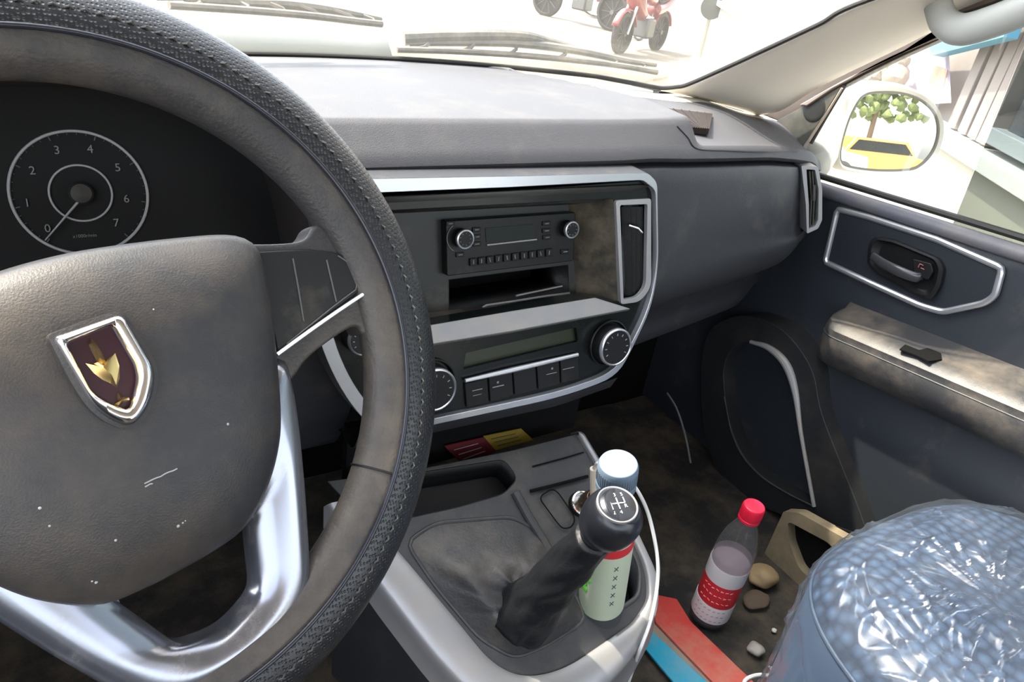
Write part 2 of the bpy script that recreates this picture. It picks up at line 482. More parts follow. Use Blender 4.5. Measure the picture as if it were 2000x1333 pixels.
# silver shelf under the bay
sh0 = [fas(826, 638, .004), fas(1160, 583, .004), fas(1236, 598, .004)]
sh = [(826, 673), (1000, 645), (1236, 604), (1160, 583), (1000, 608), (826, 638)]
shp = [fas(826, 675, .016), fas(1000, 647, .016), fas(1232, 603, .016), fas(1162, 581, .001), fas(1000, 607, .001), fas(826, 637, .001)]
nn = (shp[1] - shp[0]).cross(shp[5] - shp[0]).normalized()
link('silver_shelf', plate(shp, nn if nn.z > 0 else -nn, .006), mat('shelf_silver', (.20, .20, .205), .45, metal=.5, dust=(DUST, 18, .56, .3)), fascia, bevel=.001)
# display recess of the climate panel
link('display_window', plate([fas(x, y, -.006) for x, y in [(900, 684), (1136, 630), (1139, 676), (895, 730)]], FN, .004), mat('display_glass', (.03, .035, .02), .25), fascia)
link('trim_bar', tube([fas(908, 744, .004), fas(1000, 723, .005), fas(1128, 693, .004)], lambda t: .0022 * (.5 + .5 * math.sin(PI * max(.05, min(.95, t)))) + .0012, 10), M_silver, fascia)
# key row
keys = [[(908, 750), (952, 740), (955, 786), (912, 797)], [(955, 739), (1000, 728), (1003, 773), (958, 785)], [(1003, 727), (1046, 717), (1049, 762), (1006, 772)], [(1049, 716), (1092, 706), (1094, 750), (1052, 761)], [(1095, 705), (1130, 697), (1131, 740), (1097, 749)]]
for i, k in enumerate(keys):
    kk = link('push_button', plate(rounded([fas(x, y, .0035) for x, y in k], .001, 3), FN, .006), M_black, fascia, bevel=.0007)
    bm = B(); n = 0
    def dash_mark(x, y, w, h=2.2):
        tube([fas(x - w/2, y + w * .115, .0037), fas(x + w/2, y - w * .115, .0037)], .0005 * h / 2, 5, bm=bm)
    if i == 0: dash_mark(932, 762, 20); dash_mark(932, 772, 16, 1.5)
    if i == 1: dash_mark(973, 755, 22, 3); lathe(fas(972, 747, .0034), FN, [(.0015, 0), (.0015, .0006)], 10, bm=bm)
    if i == 3: dash_mark(1077, 730, 20, 2); lathe(fas(1078, 720, .0034), FN, [(.0015, 0), (.0015, .0006)], 10, bm=bm)
    if i == 4: dash_mark(1110, 720, 22, 2)
    if i != 2: link('printed_symbol', bm, M_print, kk)
    else: bm.free()
# climate knobs
def dial(name, px, py, r, d0, label, ring=True, ticks=True, nticks=9, h=.018):
    P = fas(px, py, d0)
    k = link(name, lathe(P, FN, [(r * 1.02, -.004), (r * 1.02, h * .45), (r * .97, h * .8), (r * .93, h)], 40), M_black, fascia, angle=30)
    k['label'] = label
    if ring: link('bright_ring', lathe(P, FN, [(r * .95, h * .72), (r * 1.0, h * .8), (r * .99, h * 1.0), (r * .92, h * 1.07), (r * .88, h * 1.02), (r * .86, h * .9)], 40), M_silver, k, angle=60)
    if ticks:
        bm = B()
        for i in range(nticks):
            a = math.radians(210 - 240 * i / (nticks - 1)); e = FX * math.cos(a) + FU * math.sin(a)
            tube([P + FN * (h * 1.0 + .0004) + e * r * .62, P + FN * (h * 1.0 + .0004) + e * r * .74], .0006, 5, bm=bm)
        link('dial_marks', bm, M_print, k)
    return k
dial('climate_knob', 1186, 671, .0245, .002, 'round black knob with silver ring and white scale')
dial('climate_knob', 838, 752, .0245, .002, 'round black knob with silver ring and white scale')
dial('climate_knob', 699, 655, .0165, .002, 'round black knob with silver ring and white scale')
for px, py in ((1186, 669), (838, 750)):
    link('knob_bezel', lathe(fas(px, py, .0), FN, [(.0285, -.002), (.0300, .004), (.0285, .005), (.0270, .002), (.0262, -.002)], 40), M_black, fascia)
# vent with frame and slats
vent = link('air_vent', plate(rounded(fl(vout, .004), [.004, .004, .012, .01, .004]), FN, .006, [rounded(fl(vin, .004), [.003, .003, .01, .008, .003])]), M_silverdull, fascia, bevel=.0014, seg=3)
vent['label'] = 'tall silver-framed air vent'
cav = fl(vin, .000); bm = strip([rounded(cav, .003), rounded([p - FN * .04 for p in cav], .003)], closed_v=True, bm=None)
link('vent_duct', bm, M_dark, vent)
link('vent_back', plate([fas(x, y, -.030) for x, y in [(1195, 385), (1275, 385), (1270, 600), (1195, 600)]], FN, .002), M_dark, vent)
for k in range(4):
    f = (k + .7) / 4.4
    a = fas(1215 + 46 * f, 404, -.010); b = fas(1221 + 32 * f, 578, -.010)
    link('vent_slat', tube([a, (a + b) / 2 + V((.0, 0, 0)), b], .0055, prof=[(-.12, -1), (.12, -1), (.12, 1), (-.12, 1)], up=FX * .75 + FN * .66), M_black, vent)
link('vent_tab', tube([fas(1228, 440, -.001), fas(1246, 446, .002), fas(1254, 455, .002)], .0016, 8), M_chrome, vent)

# ------------------------------------------------------------------ radio
RD = D1 + .012
radio = thing('car_radio', 'black car radio with two chrome-ringed knobs set in the centre bay', 'radio', fas(990, 520, D1))
rface = rounded([fas(x, y, RD) for x, y in [(871, 432), (1124, 415), (1120, 510), (873, 540)]], .003)
link('faceplate', plate(rface, FN, .02, []), mat('radio_face', (.009, .010, .010), .4, spec=.3, dust=(DUST, 14, .7, .15)), radio, bevel=.001)
def rdial(px, py, r):
    P = fas(px, py, RD)
    k = link('radio_knob', lathe(P, FN, [(r, 0), (r, .010), (r * .9, .012)], 32), M_black, radio, angle=30)
    link('chrome_ring', lathe(P, FN, [(r * 1.0, .0085), (r * 1.06, .0095), (r * 1.02, .0125), (r * .86, .0130), (r * .82, .0115)], 32), M_silver, k, angle=60)
    bm = B()
    for a in range(0, 360, 40):
        e = FX * math.cos(math.radians(a)) + FU * math.sin(math.radians(a))
        tube([P + FN * .0122 + e * r * .55, P + FN * .0122 + e * r * .7], .0004, 4, bm=bm)
    link('knob_marks', bm, M_print, k)
rdial(899, 464, .0105); rdial(1106, 446, .0100)
link('display', plate([fas(x, y, RD + .0008) for x, y in [(948, 446), (1042, 438), (1044, 466), (950, 474)]], FN, .002), mat('radio_display', (.018, .026, .022), .45, spec=.2), radio)
link('slot_line', tube([fas(951, 479, RD + .001), fas(1048, 468, RD + .001)], .0011, 6), M_silverdull, radio)
for i in range(10):
    x = 925 + i * 16.5; y = 512 - i * 2.05
    kb = link('preset_button', plate([fas(x - 6.5, y - 6, RD + .003), fas(x + 6.5, y - 7.6, RD + .003), fas(x + 6.5, y + 7, RD + .003), fas(x - 6.5, y + 8.6, RD + .003)], FN, .004), M_black, radio, bevel=.0005)
    bm = tube([fas(x - (i % 3), y - 4, RD + .0032), fas(x - (i % 2), y + 4, RD + .0032)], .0006, 5)
    link('printed_mark', bm, M_print, kb)
for (x, y) in [(931, 449), (932, 463), (932, 477), (1068, 437), (1068, 451), (1069, 464), (1104, 492), (899, 498), (880, 437)]:
    kb = link('small_button', plate([fas(x - 8, y - 4, RD + .0018), fas(x + 8, y - 5, RD + .0018), fas(x + 8, y + 4, RD + .0018), fas(x - 8, y + 5, RD + .0018)], FN, .003), M_black, radio, bevel=.0005)
    link('printed_mark', tube([fas(x - 4, y + .5, RD + .002), fas(x + 4, y - .5, RD + .002)], .0007, 5), M_print, kb)
bm = B()
ca = fas(899, 464, RD + .001)
tube([ca + (FX * math.cos(math.radians(a)) + FU * math.sin(math.radians(a))) * .0165 for a in range(120, 245, 8)], .0005, 5, bm=bm)
link('volume_arc', bm, M_print, radio)
# storage pocket below the radio
pocket = thing('storage_pocket', 'open black storage pocket directly below the car radio', 'pocket', fas(990, 590, D1))
tb = [fas(x, y, D1) for x, y in tray]
link('liner', strip([tb, [p - FN * .09 for p in tb]], closed_v=True), M_black, pocket, angle=30, solid=.001)
link('back_wall', plate([p - FN * .088 for p in tb], FN, .003), M_dark, pocket)
link('front_lip', tube([fas(877, 611, D1 + .003), fas(925, 612, D1 + .003), fas(950, 597, D1 + .003), fas(1010, 588, D1 + .003), fas(1060, 580, D1 + .003), fas(1112, 573, D1 + .003)], .0016, 8), M_silverdull, pocket)
link('divider', tube([fas(1008, 578, D1), fas(1060, 567, D1 - .01), fas(1098, 559, D1 - .01)], .0013, 8), M_silverdull, pocket)

# ------------------------------------------------------------------ body under the panel
und = link('under_panel', strip([
    [p for p in resample([fas(700, 852, -.002), fas(835, 830, -.002), fas(1100, 775, -.002), fas(1206, 738, -.002)], 16, False)],
    [p + V((0, .008, -.020)) for p in resample([fas(700, 852, 0), fas(835, 830, 0), fas(1100, 775, 0), fas(1206, 738, 0)], 16, False)],
    [p + V((0, .045, -.050)) for p in resample([fas(720, 852, 0), fas(835, 830, 0), fas(1100, 775, 0), fas(1190, 738, 0)], 16, False)],
    [p + V((0, .13, -.058)) for p in resample([fas(720, 852, 0), fas(835, 830, 0), fas(1100, 775, 0), fas(1190, 738, 0)], 16, False)]]), M_dash, fascia, angle=50)
# side cheeks of the panel, closing it back to the dash
rows = [fo, [p + V((0, .10, .0)) for p in fo]]
link('panel_side', strip(rows, closed_v=True), M_dash, fascia, angle=40)
M_stk_r = mat('sticker_red', (.10, .012, .016), .5); M_stk_y = mat('sticker_yellow', (.22, .155, .02), .5)

# ------------------------------------------------------------------ stickers under the panel
def sticker(name, pts, m, label, marks):
    y = .640
    P = [aty(px, py, y) for px, py in pts]
    n = (P[1] - P[0]).cross(P[3] - P[0]); n = n if n.y < 0 else -n
    o = link(name, plate(P, n, .0015), m); tag(o, label, 'sticker')
    bm = B(); n.normalize()
    for k in range(marks):
        f = (k + 1) / (marks + 1)
        a = P[0].lerp(P[3], f); b = P[1].lerp(P[2], f)
        tube([a.lerp(b, .12) + n * .0002, a.lerp(b, .75) + n * .0002], .0007, 5, bm=bm)
    link('printed_lines', bm, M_black if m is M_stk_y else M_print, o)
sticker('warning_sticker', [(944, 853), (1018, 838), (1042, 860), (968, 880)], M_stk_y, 'yellow warning sticker under the centre panel, right of the red one', 3)
sticker('warning_sticker', [(868, 872), (945, 855), (970, 882), (905, 910)], M_stk_r, 'dark red warning sticker under the centre panel, left of the yellow one', 3)
stick_back = link('tray_back', box((.43, .652, -.57), .34, .012, .085), M_dark, fascia)

# ------------------------------------------------------------------ floor console
KP = V((.46, .60, -.58)); KN = V((0, -.135, .187)).normalized(); KD = V((0, -.187, -.135)).normalized()
def kon(px, py, d=0): return onp(px, py, KP + KN * d, KN)
def kl(pts, d=0): return [kon(x, y, d) for x, y in pts]
console = thing('floor_console', 'grey and silver floor console between the seats holding the gear lever', 'console', (.44, .5, -.90))
ko = [(640, 985), (735, 1138), (850, 1290), (950, 1392), (1050, 1412), (1150, 1385), (1238, 1290), (1286, 1200), (1288, 1130), (1246, 1040), (1205, 955), (1138, 843), (1125, 843)]
ki = [(690, 975), (788, 1088), (905, 1228), (955, 1290), (1003, 1319), (1052, 1322), (1112, 1304), (1238, 1217), (1267, 1172), (1264, 1112), (1234, 1050), (1192, 955), (1130, 850)]
kr = [0, .02, .03, .03, .03, .03, .03, .02, .02, .03, .03, .0, .0]
koR = rounded(kl(ko), kr); kiR = rounded(kl(ki), [0, .02, .02, .02, .02, .02, .03, .012, .012, .02, .02, 0, 0])
# silver border as a strip between the two open outlines, with a rolled outer edge
A = resample(koR, 120, False); Bn = resample(kiR, 120, False)
rows = [[p + KN * .0 - V((0, 0, .035)) + (p - q).normalized() * .004 for p, q in zip(A, Bn)],
        [p - KN * .012 + (p - q).normalized() * .002 for p, q in zip(A, Bn)], [p - KN * .003 for p in A], [p + KN * .002 + (q - p) * .12 for p, q in zip(A, Bn)],
        [p + KN * .004 + (q - p) * .5 for p, q in zip(A, Bn)], [p + KN * .002 + (q - p) * .9 for p, q in zip(A, Bn)], [q - KN * .001 for q in Bn], [q - KN * .010 for q in Bn]]
link('silver_border', strip(rows), M_silverdull, console, angle=50)
rows = [[p - V((0, 0, .030)) for p in A], [V((p.x * .96 + .018, p.y + (.0), p.z - .12)) for p in A], [V((p.x * .94 + .026, p.y, min(p.z - .13, -.885))) for p in A]]
link('console_body', strip(rows), M_dash, console, angle=50)
# deck with openings for the boot and the cup holder
boot_px = [(792, 1060), (850, 1022), (1000, 1010), (1072, 1050), (1146, 1212), (1062, 1264), (1004, 1287), (936, 1248), (850, 1146)]
cup_px = [(1128, 1118), (1228, 1062), (1250, 1110), (1248, 1165), (1190, 1204)]
deck = [(640, 940), (760, 1070), (905, 1230), (955, 1292), (1003, 1321), (1052, 1324), (1112, 1306), (1240, 1218), (1269, 1172), (1266, 1112), (1236, 1050), (1192, 952), (1134, 846), (1000, 880), (800, 920)]
bootR = rounded(kl(boot_px, -.004), .014); cupR = rounded(kl(cup_px, -.004), .012)
binR = rounded(kl([(690, 940), (800, 926), (985, 897), (1012, 935), (985, 965), (900, 990), (800, 1012), (760, 1010), (700, 960)], -.004), .010)
link('deck', plate(rounded(kl(deck, -.004), [0, 0, .02, .02, .02, .02, .03, .012, .012, .02, .01, 0, 0, 0, 0]), KN, .004, [bootR, cupR, binR]), M_grey, console, bevel=.001)
link('tray_wall', strip([binR, [p - V((0, -.01, .035)) for p in binR]], closed_v=True), M_black, console, solid=.001)
link('tray_floor', plate([p - V((0, -.01, .034)) for p in binR], KN, .003), M_black, console)
# raised lip around the boot and the cup opening
bm = tube(resample(bootR, 70), .0025, 8, closed=True); link('boot_surround', bm, M_grey, console)
bm = tube(resample(cupR, 60), .003, 8, closed=True); link('cup_rim', bm, M_grey, console)
cw = strip([cupR, [p - V((0, 0, .055)) for p in cupR]], closed_v=True); link('cup_wall', cw, M_dash, console, solid=.001)
link('cup_floor', plate([p - V((0, 0, .053)) for p in cupR], (0, -.5, .8), .003), M_black, console)
# coin slots, lid outline, and the front groove
link('groove', tube([kon(1036, 960, .0), kon(1100, 944, .0), kon(1148, 931, .0)], .0022, 6), M_dark, console)
link('groove', tube([kon(1040, 912, -.002), kon(1100, 896, -.002), kon(1140, 884, -.002)], .0010, 6), M_dark, console)
lid = rounded(kl([(1052, 972), (1078, 955), (1090, 962), (1124, 1012), (1118, 1030), (1100, 1034), (1090, 1024)], .0), .008)
link('lid_outline', tube(resample(lid, 50), .0009, 6, closed=True), M_dark, console)
rdg = catmull(kl([(1006, 962), (1032, 1010), (1066, 1066), (1080, 1100)], -.002), 6)
link('ridge', tube(rdg, .006, 10), M_grey, console)
# lighter socket
sp = kon(1135, 985, .0)
sk = link('power_socket', lathe(sp, KN, [(.0165, -.02), (.0165, .003), (.0145, .005), (.0125, .004), (.0120, -.01), (.0, -.012)], 32), M_black, console)
link('socket_ring', lathe(sp, KN, [(.0150, .0035), (.0158, .0052), (.0140, .0060), (.0132, .0045)], 32), M_chrome, sk)
# charger and cable
ch = thing('phone_charger', 'bronze car charger plugged into the socket beside the gear knob', 'charger', kon(1135, 985))
link('body', lathe(sp, KN, [(.0105, -.01), (.0108, .016), (.0115, .020), (.0115, .030), (.0095, .033)], 28), mat('bronze', (.10, .075, .05), .25, metal=.7), ch, bevel=.0005)
pA = sp + KN * .033; pB = aty(1160, 915, pA.y + .004)
link('usb_plug', tube([pA, pA.lerp(pB, .5), pB], .0052, 10), mat('plug_white', (.62, .56, .46), .4), ch, bevel=.001)
cab = [pB, kon(1172, 905, .10), kon(1212, 925, .10), kon(1243, 956, .09), kon(1268, 1010, .065), kon(1284, 1090, .045), kon(1283, 1150, .025), kon(1270, 1215, .010), kon(1250, 1270, .004)] + [aty(1236, 1308, .385), aty(1222, 1350, .37)]
co = link('charging_cable', tube(catmull(cab, 8), .0023, 8), mat('cable_white', (.72, .72, .70), .4))
tag(co, 'white charging cable looping down over the right rim of the console', 'cable')

# ------------------------------------------------------------------ gear lever
lev = thing('gear_lever', 'black ball-topped gear lever leaning out of its leather boot', 'gear lever', kon(1000, 1200, -.01))
kc = ray(1190, 1018).normalized() * (.495e-3 * ray(1190, 1018).length)
base = kon(1010, 1215, .0)
ax = (kc - base).normalized()
M_boot = mat('boot_leather', (.040, .040, .042), .5, bump=(320, .35), dust=(DUST, 10, .60, .28))
boot0 = resample(bootR, 72)
cen = sum(boot0, V()) / 72
neck = base.lerp(kc, .38)
rows = []
fr = ax.orthogonal().normalized(); fb = ax.cross(fr)
# order the neck circle by the same angle as the base outline
def ang(p):
    q = p - cen; return math.atan2(q.dot(V((0,1,0)).cross(KN) * -1), q.dot(KD * -1))
for i in range(15):
    f = i / 14; row = []
    for k, p in enumerate(boot0):
        a = ang(p)
        xr = V((1, 0, 0)); xr = (xr - ax * xr.dot(ax)).normalized(); yr = ax.cross(xr)
        e = xr * math.sin(a) + yr * math.cos(a)
        q = base.lerp(kc, .36) + e * .0215
        g = f ** .55
        h = (-.012 * math.sin(PI * min(1, f * 1.6)) if f < .625 else 0)
        flat = p.lerp(base + KN * .012, g)                 # slack leather lies low around the lever
        up = base.lerp(neck, max(0, (f - .35) / .65)) + e * (.030 - .0085 * f)
        b = sstep(.30, .72, f)
        pt = flat.lerp(up, b) + KN * (.020 * math.sin(PI * min(1, f / .75)) * (1 - b))
        wr = noise.noise(V((math.cos(a) * 2.2, math.sin(a) * 2.2, f * 5))) * .010 + noise.noise(V((math.cos(a) * 5, math.sin(a) * 5, f * 9))) * .005
        pt += KN * wr * math.sin(PI * f) * (1 - .6 * b) + e * wr * .5 * b
        row.append(pt)
    rows.append(row)
link('boot', strip(rows, closed_v=True), M_boot, lev, sub=1, angle=180)
M_shaft = mat('shaft_leather', (.008, .009, .011), .45, bump=(200, .3), spec=.3)
def wr(t): return .0350 - .0150 * t ** .8
xr = V((1, 0, 0)); xr = (xr - ax * xr.dot(ax)).normalized(); yr = ax.cross(xr); rows = []
for i in range(40):
    t_ = i / 39; c_ = base.lerp(kc, .05 + .81 * t_); row = []
    for k in range(48):
        a = 2 * PI * k / 48; e = xr * math.cos(a) + yr * math.sin(a)
        n1 = noise.noise(V((math.cos(a) * 1.3, math.sin(a) * 1.3, t_ * 6 + math.sin(a) * 1.5)))
        n2 = noise.noise(V((math.cos(a) * 3, math.sin(a) * 3, t_ * 4)))
        row.append(c_ + e * (wr(t_) + (.0050 * n1 + .0030 * n2) * (1 - t_ * .6)))
    rows.append(row)
link('sleeve', strip(rows, closed_v=True, caps=True), M_shaft, lev, angle=180)
kprof = [(.008, -.040), (.0150, -.036), (.0165, -.028), (.0225, -.020), (.0275, -.010), (.0295, .002), (.0288, .012), (.0255, .0205), (.0195, .0265), (.0172, .0275), (.0, .0290)]
kp = catmull([(r, h, 0) for r, h in kprof], 4)
kax = (kc - base).normalized() * .75 + (-kc.normalized()) * .65; kax.normalize()
kn = link('gear_knob', lathe(kc, ax, [(max(0, p.x), p.y) for p in kp], 40), mat('knob_black', (.010, .011, .015), .28), lev, angle=180)
# badge with the shift pattern, facing up and to the driver
bd = (ray(1212, 990).normalized()); 
tt = kc + kax * .0
hx = V((1, 0, 0)); 
qx = (FX * .93 + V((0, -.2, -.25))).normalized()
bn = ((-bd) * .75 + V((.36, .16, .50))).normalized()
bc = kc + bn * .0275
ux = (FX - bn * FX.dot(bn)).normalized(); uy = bn.cross(ux)
a = math.radians(-14); ux, uy = ux * math.cos(a) + uy * math.sin(a), uy * math.cos(a) - ux * math.sin(a)
link('badge_ring', lathe(bc, bn, [(.0205, -.005), (.0202, .0010), (.0192, .0014), (.0184, .0004)], 40), M_silverdull, kn)
link('badge', lathe(bc, bn, [(.0188, -.003), (.0188, .0004), (.012, .0012), (.006, .0016), (0, .0018)], 40), mat('badge_black', (.006, .006, .007), .12), kn)
bm = B()
for x in (-.0072, 0, .0072):
    tube([bc + ux * x + uy * .0062 + bn * .0022, bc + ux * x - uy * (.0062 if x < .007 else 0) + bn * .0022], .0006, 5, bm=bm)
tube([bc - ux * .0072 + bn * .0022, bc + ux * .0072 + bn * .0022], .0006, 5, bm=bm)
for s_, x, y in (('1', -.0072, .0095), ('3', 0, .0095), ('5', .0072, .0095), ('2', -.0072, -.0095), ('4', 0, -.0095), ('R', .0072, -.0034)):
    text(s_, .0052, bc + ux * x + uy * y + bn * .0018, ux, uy, .0003, bm)
link('shift_pattern', bm, M_white, kn)

# ------------------------------------------------------------------ bottles
M_pet = glassy('clear_plastic', (.86, .88, .88), 1.6, diffuse=.06, dcol=(.8, .8, .8), rough=.05)
M_liquid = glassy('clear_liquid', (.70, .62, .66), .6, diffuse=.22, dcol=(.62, .52, .58))
def bottle_axis(P0, P1, name, label, prof, capprof, capmat, capn):
    ax_ = (P1 - P0); H = ax_.length; ax_.normalize()
    t = thing(name, label, 'bottle', P0)
    link('bottle_body', lathe(P0, ax_, [(r, h * H) for r, h in prof], 40), M_pet, t, angle=60)
    c = link('cap', lathe(P0, ax_, [(r, h * H) for r, h in capprof], 48), capmat, t, angle=30, bevel=.0008)
    bm = B(); a_ = ax_.orthogonal().normalized(); b_ = ax_.cross(a_)
    r, h0, h1 = capn
    for k in range(48):
        e = a_ * math.cos(2*PI*k/48) + b_ * math.sin(2*PI*k/48)
        tube([P0 + ax_ * h0 * H + e * r, P0 + ax_ * h1 * H + e * r], .0004, 4, bm=bm)
    link('cap_ribs', bm, capmat, c)
    return t, ax_, H
c0_, c1_ = V((.518, .434, -.735)), ray(1208, 905).normalized() * (5.25e-4 * ray(1208, 905).length)
M_capw = mat('cap_pale_blue', (.14, .19, .25), .5)
t1, ax1, H1 = bottle_axis(c0_, c1_, 'drink_bottle', 'clear drink bottle with a wide pale blue cap in the cup holder', 
    [(.0, 0), (.022, 0), (.0275, .02), (.0275, .60), (.026, .68), (.0205, .80), (.0180, .86), (.0180, .90), (.0, .905)],
    [(.0205, .875), (.0215, .88), (.0215, .905), (.0205, .908), (.0212, .912), (.0212, .985), (.0195, 1.0), (.0, 1.002)], M_capw, (.0213, .915, .975))
lb = link('label', lathe(c0_, ax1, [(.0279, .12 * H1), (.0281, .13 * H1), (.0281, .60 * H1), (.0279, .61 * H1)], 40), mat('label_pale', (.55, .62, .45), .5), t1)
link('label_red_band', lathe(c0_, ax1, [(.0283, .555 * H1), (.0284, .56 * H1), (.0284, .60 * H1), (.0283, .605 * H1)], 40), mat('label_red', (.62, .03, .04), .5), lb)
va = (-c0_).normalized(); va = (va - ax1 * va.dot(ax1)).normalized(); vb = ax1.cross(va)
bm = B()
for k in range(6):                                     # green leaf emblem, hugging the label
    aa = math.radians(-48 + 0 * k); r_ = .0287
    ctr = (.47 - .035 * k, -.85 + .10 * (k % 2))
    th = ctr[1] + 0.12 * math.sin(k)
    e = va * math.cos(th) + vb * math.sin(th)
    lathe(c0_ + ax1 * ctr[0] * H1 + e * (r_ - .0008), e, [(.0062, 0), (.0058, .0008), (.0, .001)], 14, bm=bm)
link('label_leaf', bm, mat('leaf_green', (.10, .50, .05), .5), lb)
bm = B()
for k in range(5):
    th = .45; e = va * math.cos(th) + vb * math.sin(th); tx = -va * math.sin(th) + vb * math.cos(th)
    tube([c0_ + ax1 * (.50 - .06 * k) * H1 + e * .0284 - tx * .0022, c0_ + ax1 * (.475 - .06 * k) * H1 + e * .0284 + tx * .0022], .0005, 5, bm=bm)
    tube([c0_ + ax1 * (.475 - .06 * k) * H1 + e * .0284 - tx * .0022, c0_ + ax1 * (.50 - .06 * k) * H1 + e * .0284 + tx * .0022], .0005, 5, bm=bm)
link('label_writing', bm, mat('label_ink', (.06, .10, .12), .5), lb)

d0_ = V((.795, .458, -.899)); d1_ = V((.791, .452, -.661))
t2, ax2, H2 = bottle_axis(d0_, d1_, 'water_bottle', 'small plastic bottle with a red cap and red label standing on the floor', 
    [(.0, 0.01), (.020, 0), (.0290, .02), (.0300, .06), (.0300, .20), (.0288, .22), (.0288, .44), (.0300, .46), (.0300, .58), (.0290, .66), (.0240, .76), (.0165, .84), (.0130, .88), (.0130, .92), (.0, .93)],
    [(.0150, .885), (.0158, .89), (.0158, .905), (.0150, .91), (.0156, .915), (.0156, .99), (.0145, 1.0), (.0, 1.002)], mat('cap_red', (.72, .015, .05), .35), (.0157, .92, .985))
link('liquid', lathe(d0_, ax2, [(.0, .012 * H2), (.0275, .03 * H2), (.0285, .10 * H2), (.0272, .24 * H2), (.0272, .44 * H2), (.0285, .47 * H2), (.0285, .58 * H2), (.0, .585 * H2)], 40), M_liquid, t2)
lb = link('label', lathe(d0_, ax2, [(.0296, .215 * H2), (.0298, .22 * H2), (.0298, .40 * H2), (.0296, .405 * H2)], 40), mat('label_crimson', (.55, .02, .03), .4), t2)
link('label_white_band', lathe(d0_, ax2, [(.0302, .405 * H2), (.0303, .41 * H2), (.0303, .52 * H2), (.0302, .525 * H2)], 40), mat('label_white', (.60, .57, .57), .5), lb)
link('label_foot_band', lathe(d0_, ax2, [(.0303, .07 * H2), (.0305, .08 * H2), (.0305, .205 * H2), (.0303, .21 * H2)], 40), mat('label_white2', (.62, .60, .60), .5), lb)
va = (-d0_).normalized(); va = (va - ax2 * va.dot(ax2)).normalized(); vb = ax2.cross(va)
bm = B(); bm2 = B()
rr = random.Random(4)
for row_ in range(3):
    for k in range(7):
        th = -.75 + k * .24; e = va * math.cos(th) + vb * math.sin(th); tx = -va * math.sin(th) + vb * math.cos(th)
        h = (.37 - .055 * row_) * H2
        p = d0_ + ax2 * h + e * .0300
        for q_ in range(2):
            u_ = (rr.random() - .5) * .004; tube([p - tx * .0022 + ax2 * u_, p + tx * .0022 - ax2 * u_ * .3], .0004, 4, bm=bm)
        p = d0_ + ax2 * (.185 - .045 * row_) * H2 + e * .0307
        tube([p - tx * .002, p + tx * .0018 + ax2 * .001], .0004, 4, bm=bm2)
link('label_writing', bm, mat('label_pink', (.75, .35, .35), .5), lb)
link('label_small_print', bm2, mat('label_dark', (.12, .04, .05), .5), lb)

# ------------------------------------------------------------------ litter on the floor
def flat(name, pts, z, m, label, cat, th=.004, r=.003):
    o = link(name, plate(rounded([atz(x, y, z) for x, y in pts], r), (0, 0, 1), th), m, bevel=.001); return tag(o, label, cat)
M_cyan = mat('cyan_plastic', (.0, .30, .46), .45, dust=(DUST, 14, .58, .4)); M_red = mat('red_plastic', (.48, .04, .03), .45, dust=(DUST, 14, .54, .5))
flat('plastic_strip', [(1225, 1225), (1262, 1222), (1400, 1350), (1330, 1350)], -.893, M_cyan, 'flat cyan plastic strip on the floor beside the console', 'strip')
flat('plastic_strip', [(1272, 1160), (1322, 1170), (1350, 1215), (1475, 1335), (1440, 1350), (1400, 1340), (1280, 1215)], -.890, M_red, 'flat red plastic strip on the floor below the red-capped bottle', 'strip', .005)
flat('paper_scrap', [(1275, 1205), (1400, 1338), (1390, 1350), (1372, 1345), (1262, 1232)], -.8955, mat('paper_dirty', (.22, .17, .14), .8, dust=(DUST, 20, .5, .5)), 'dirty brown paper strip lying between the red and cyan strips', 'paper', .002, .001)
M_stone = mat('pebble_grey', (.30, .27, .24), .6, mott=.3)
def pebble(px, py, r, label, m, nm='pebble', sq=(1, 1, .75)):
    c = atz(px, py, -.902 + r * sq[2]); bm = B()
    bmesh.ops.create_icosphere(bm, subdivisions=3, radius=r)
    for v in bm.verts:
        v.co *= 1 + .30 * noise.noise(v.co / r * 1.1 + V((px, py, 0))); v.co = V((v.co.x * sq[0], v.co.y * sq[1], v.co.z * sq[2])) + c
    return tag(link(nm, bm, m, angle=180), label, 'pebble' if nm == 'pebble' else 'lump')
pebble(1476, 1268, .0125, 'small round grey pebble on the floor mat near the seat', M_stone)
pebble(1512, 1232, .004, 'tiny pale stone chip on the floor mat below the bottle', mat('chip', (.6, .56, .5), .7))
M_tan = mat('tan_lump', (.30, .21, .11), .7, bump=(120, .4), mott=.3)
pebble(1490, 1125, .022, 'tan lump lying right behind the red-capped bottle', M_tan, 'dirt_clod', (1.25, 1.0, .7))
pebble(1478, 1172, .018, 'low dusty brown lump between the tan lump and the floor strips', mat('brown_lump', (.10, .07, .045), .8, mott=.3), 'dirt_clod', (1.4, 1, .35))
cb = [atz(1450, 1340, -.893), atz(1460, 1326, -.888), atz(1485, 1319, -.886), atz(1515, 1325, -.888), atz(1530, 1340, -.893), atz(1500, 1352, -.893)]
tag(link('cable_loop', tube(catmull(cb, 8), .003, 8), mat('cable_white', (1,1,1))), 'short white cable loop on the floor beside the passenger seat', 'cable')
o = flat('paper_scrap', [(1500, 1300), (1538, 1312), (1540, 1330), (1512, 1322)], -.890, mat('paper_white', (.6, .55, .52), .6), 'small white paper scrap on the floor against the passenger seat', 'paper', .001, .001)

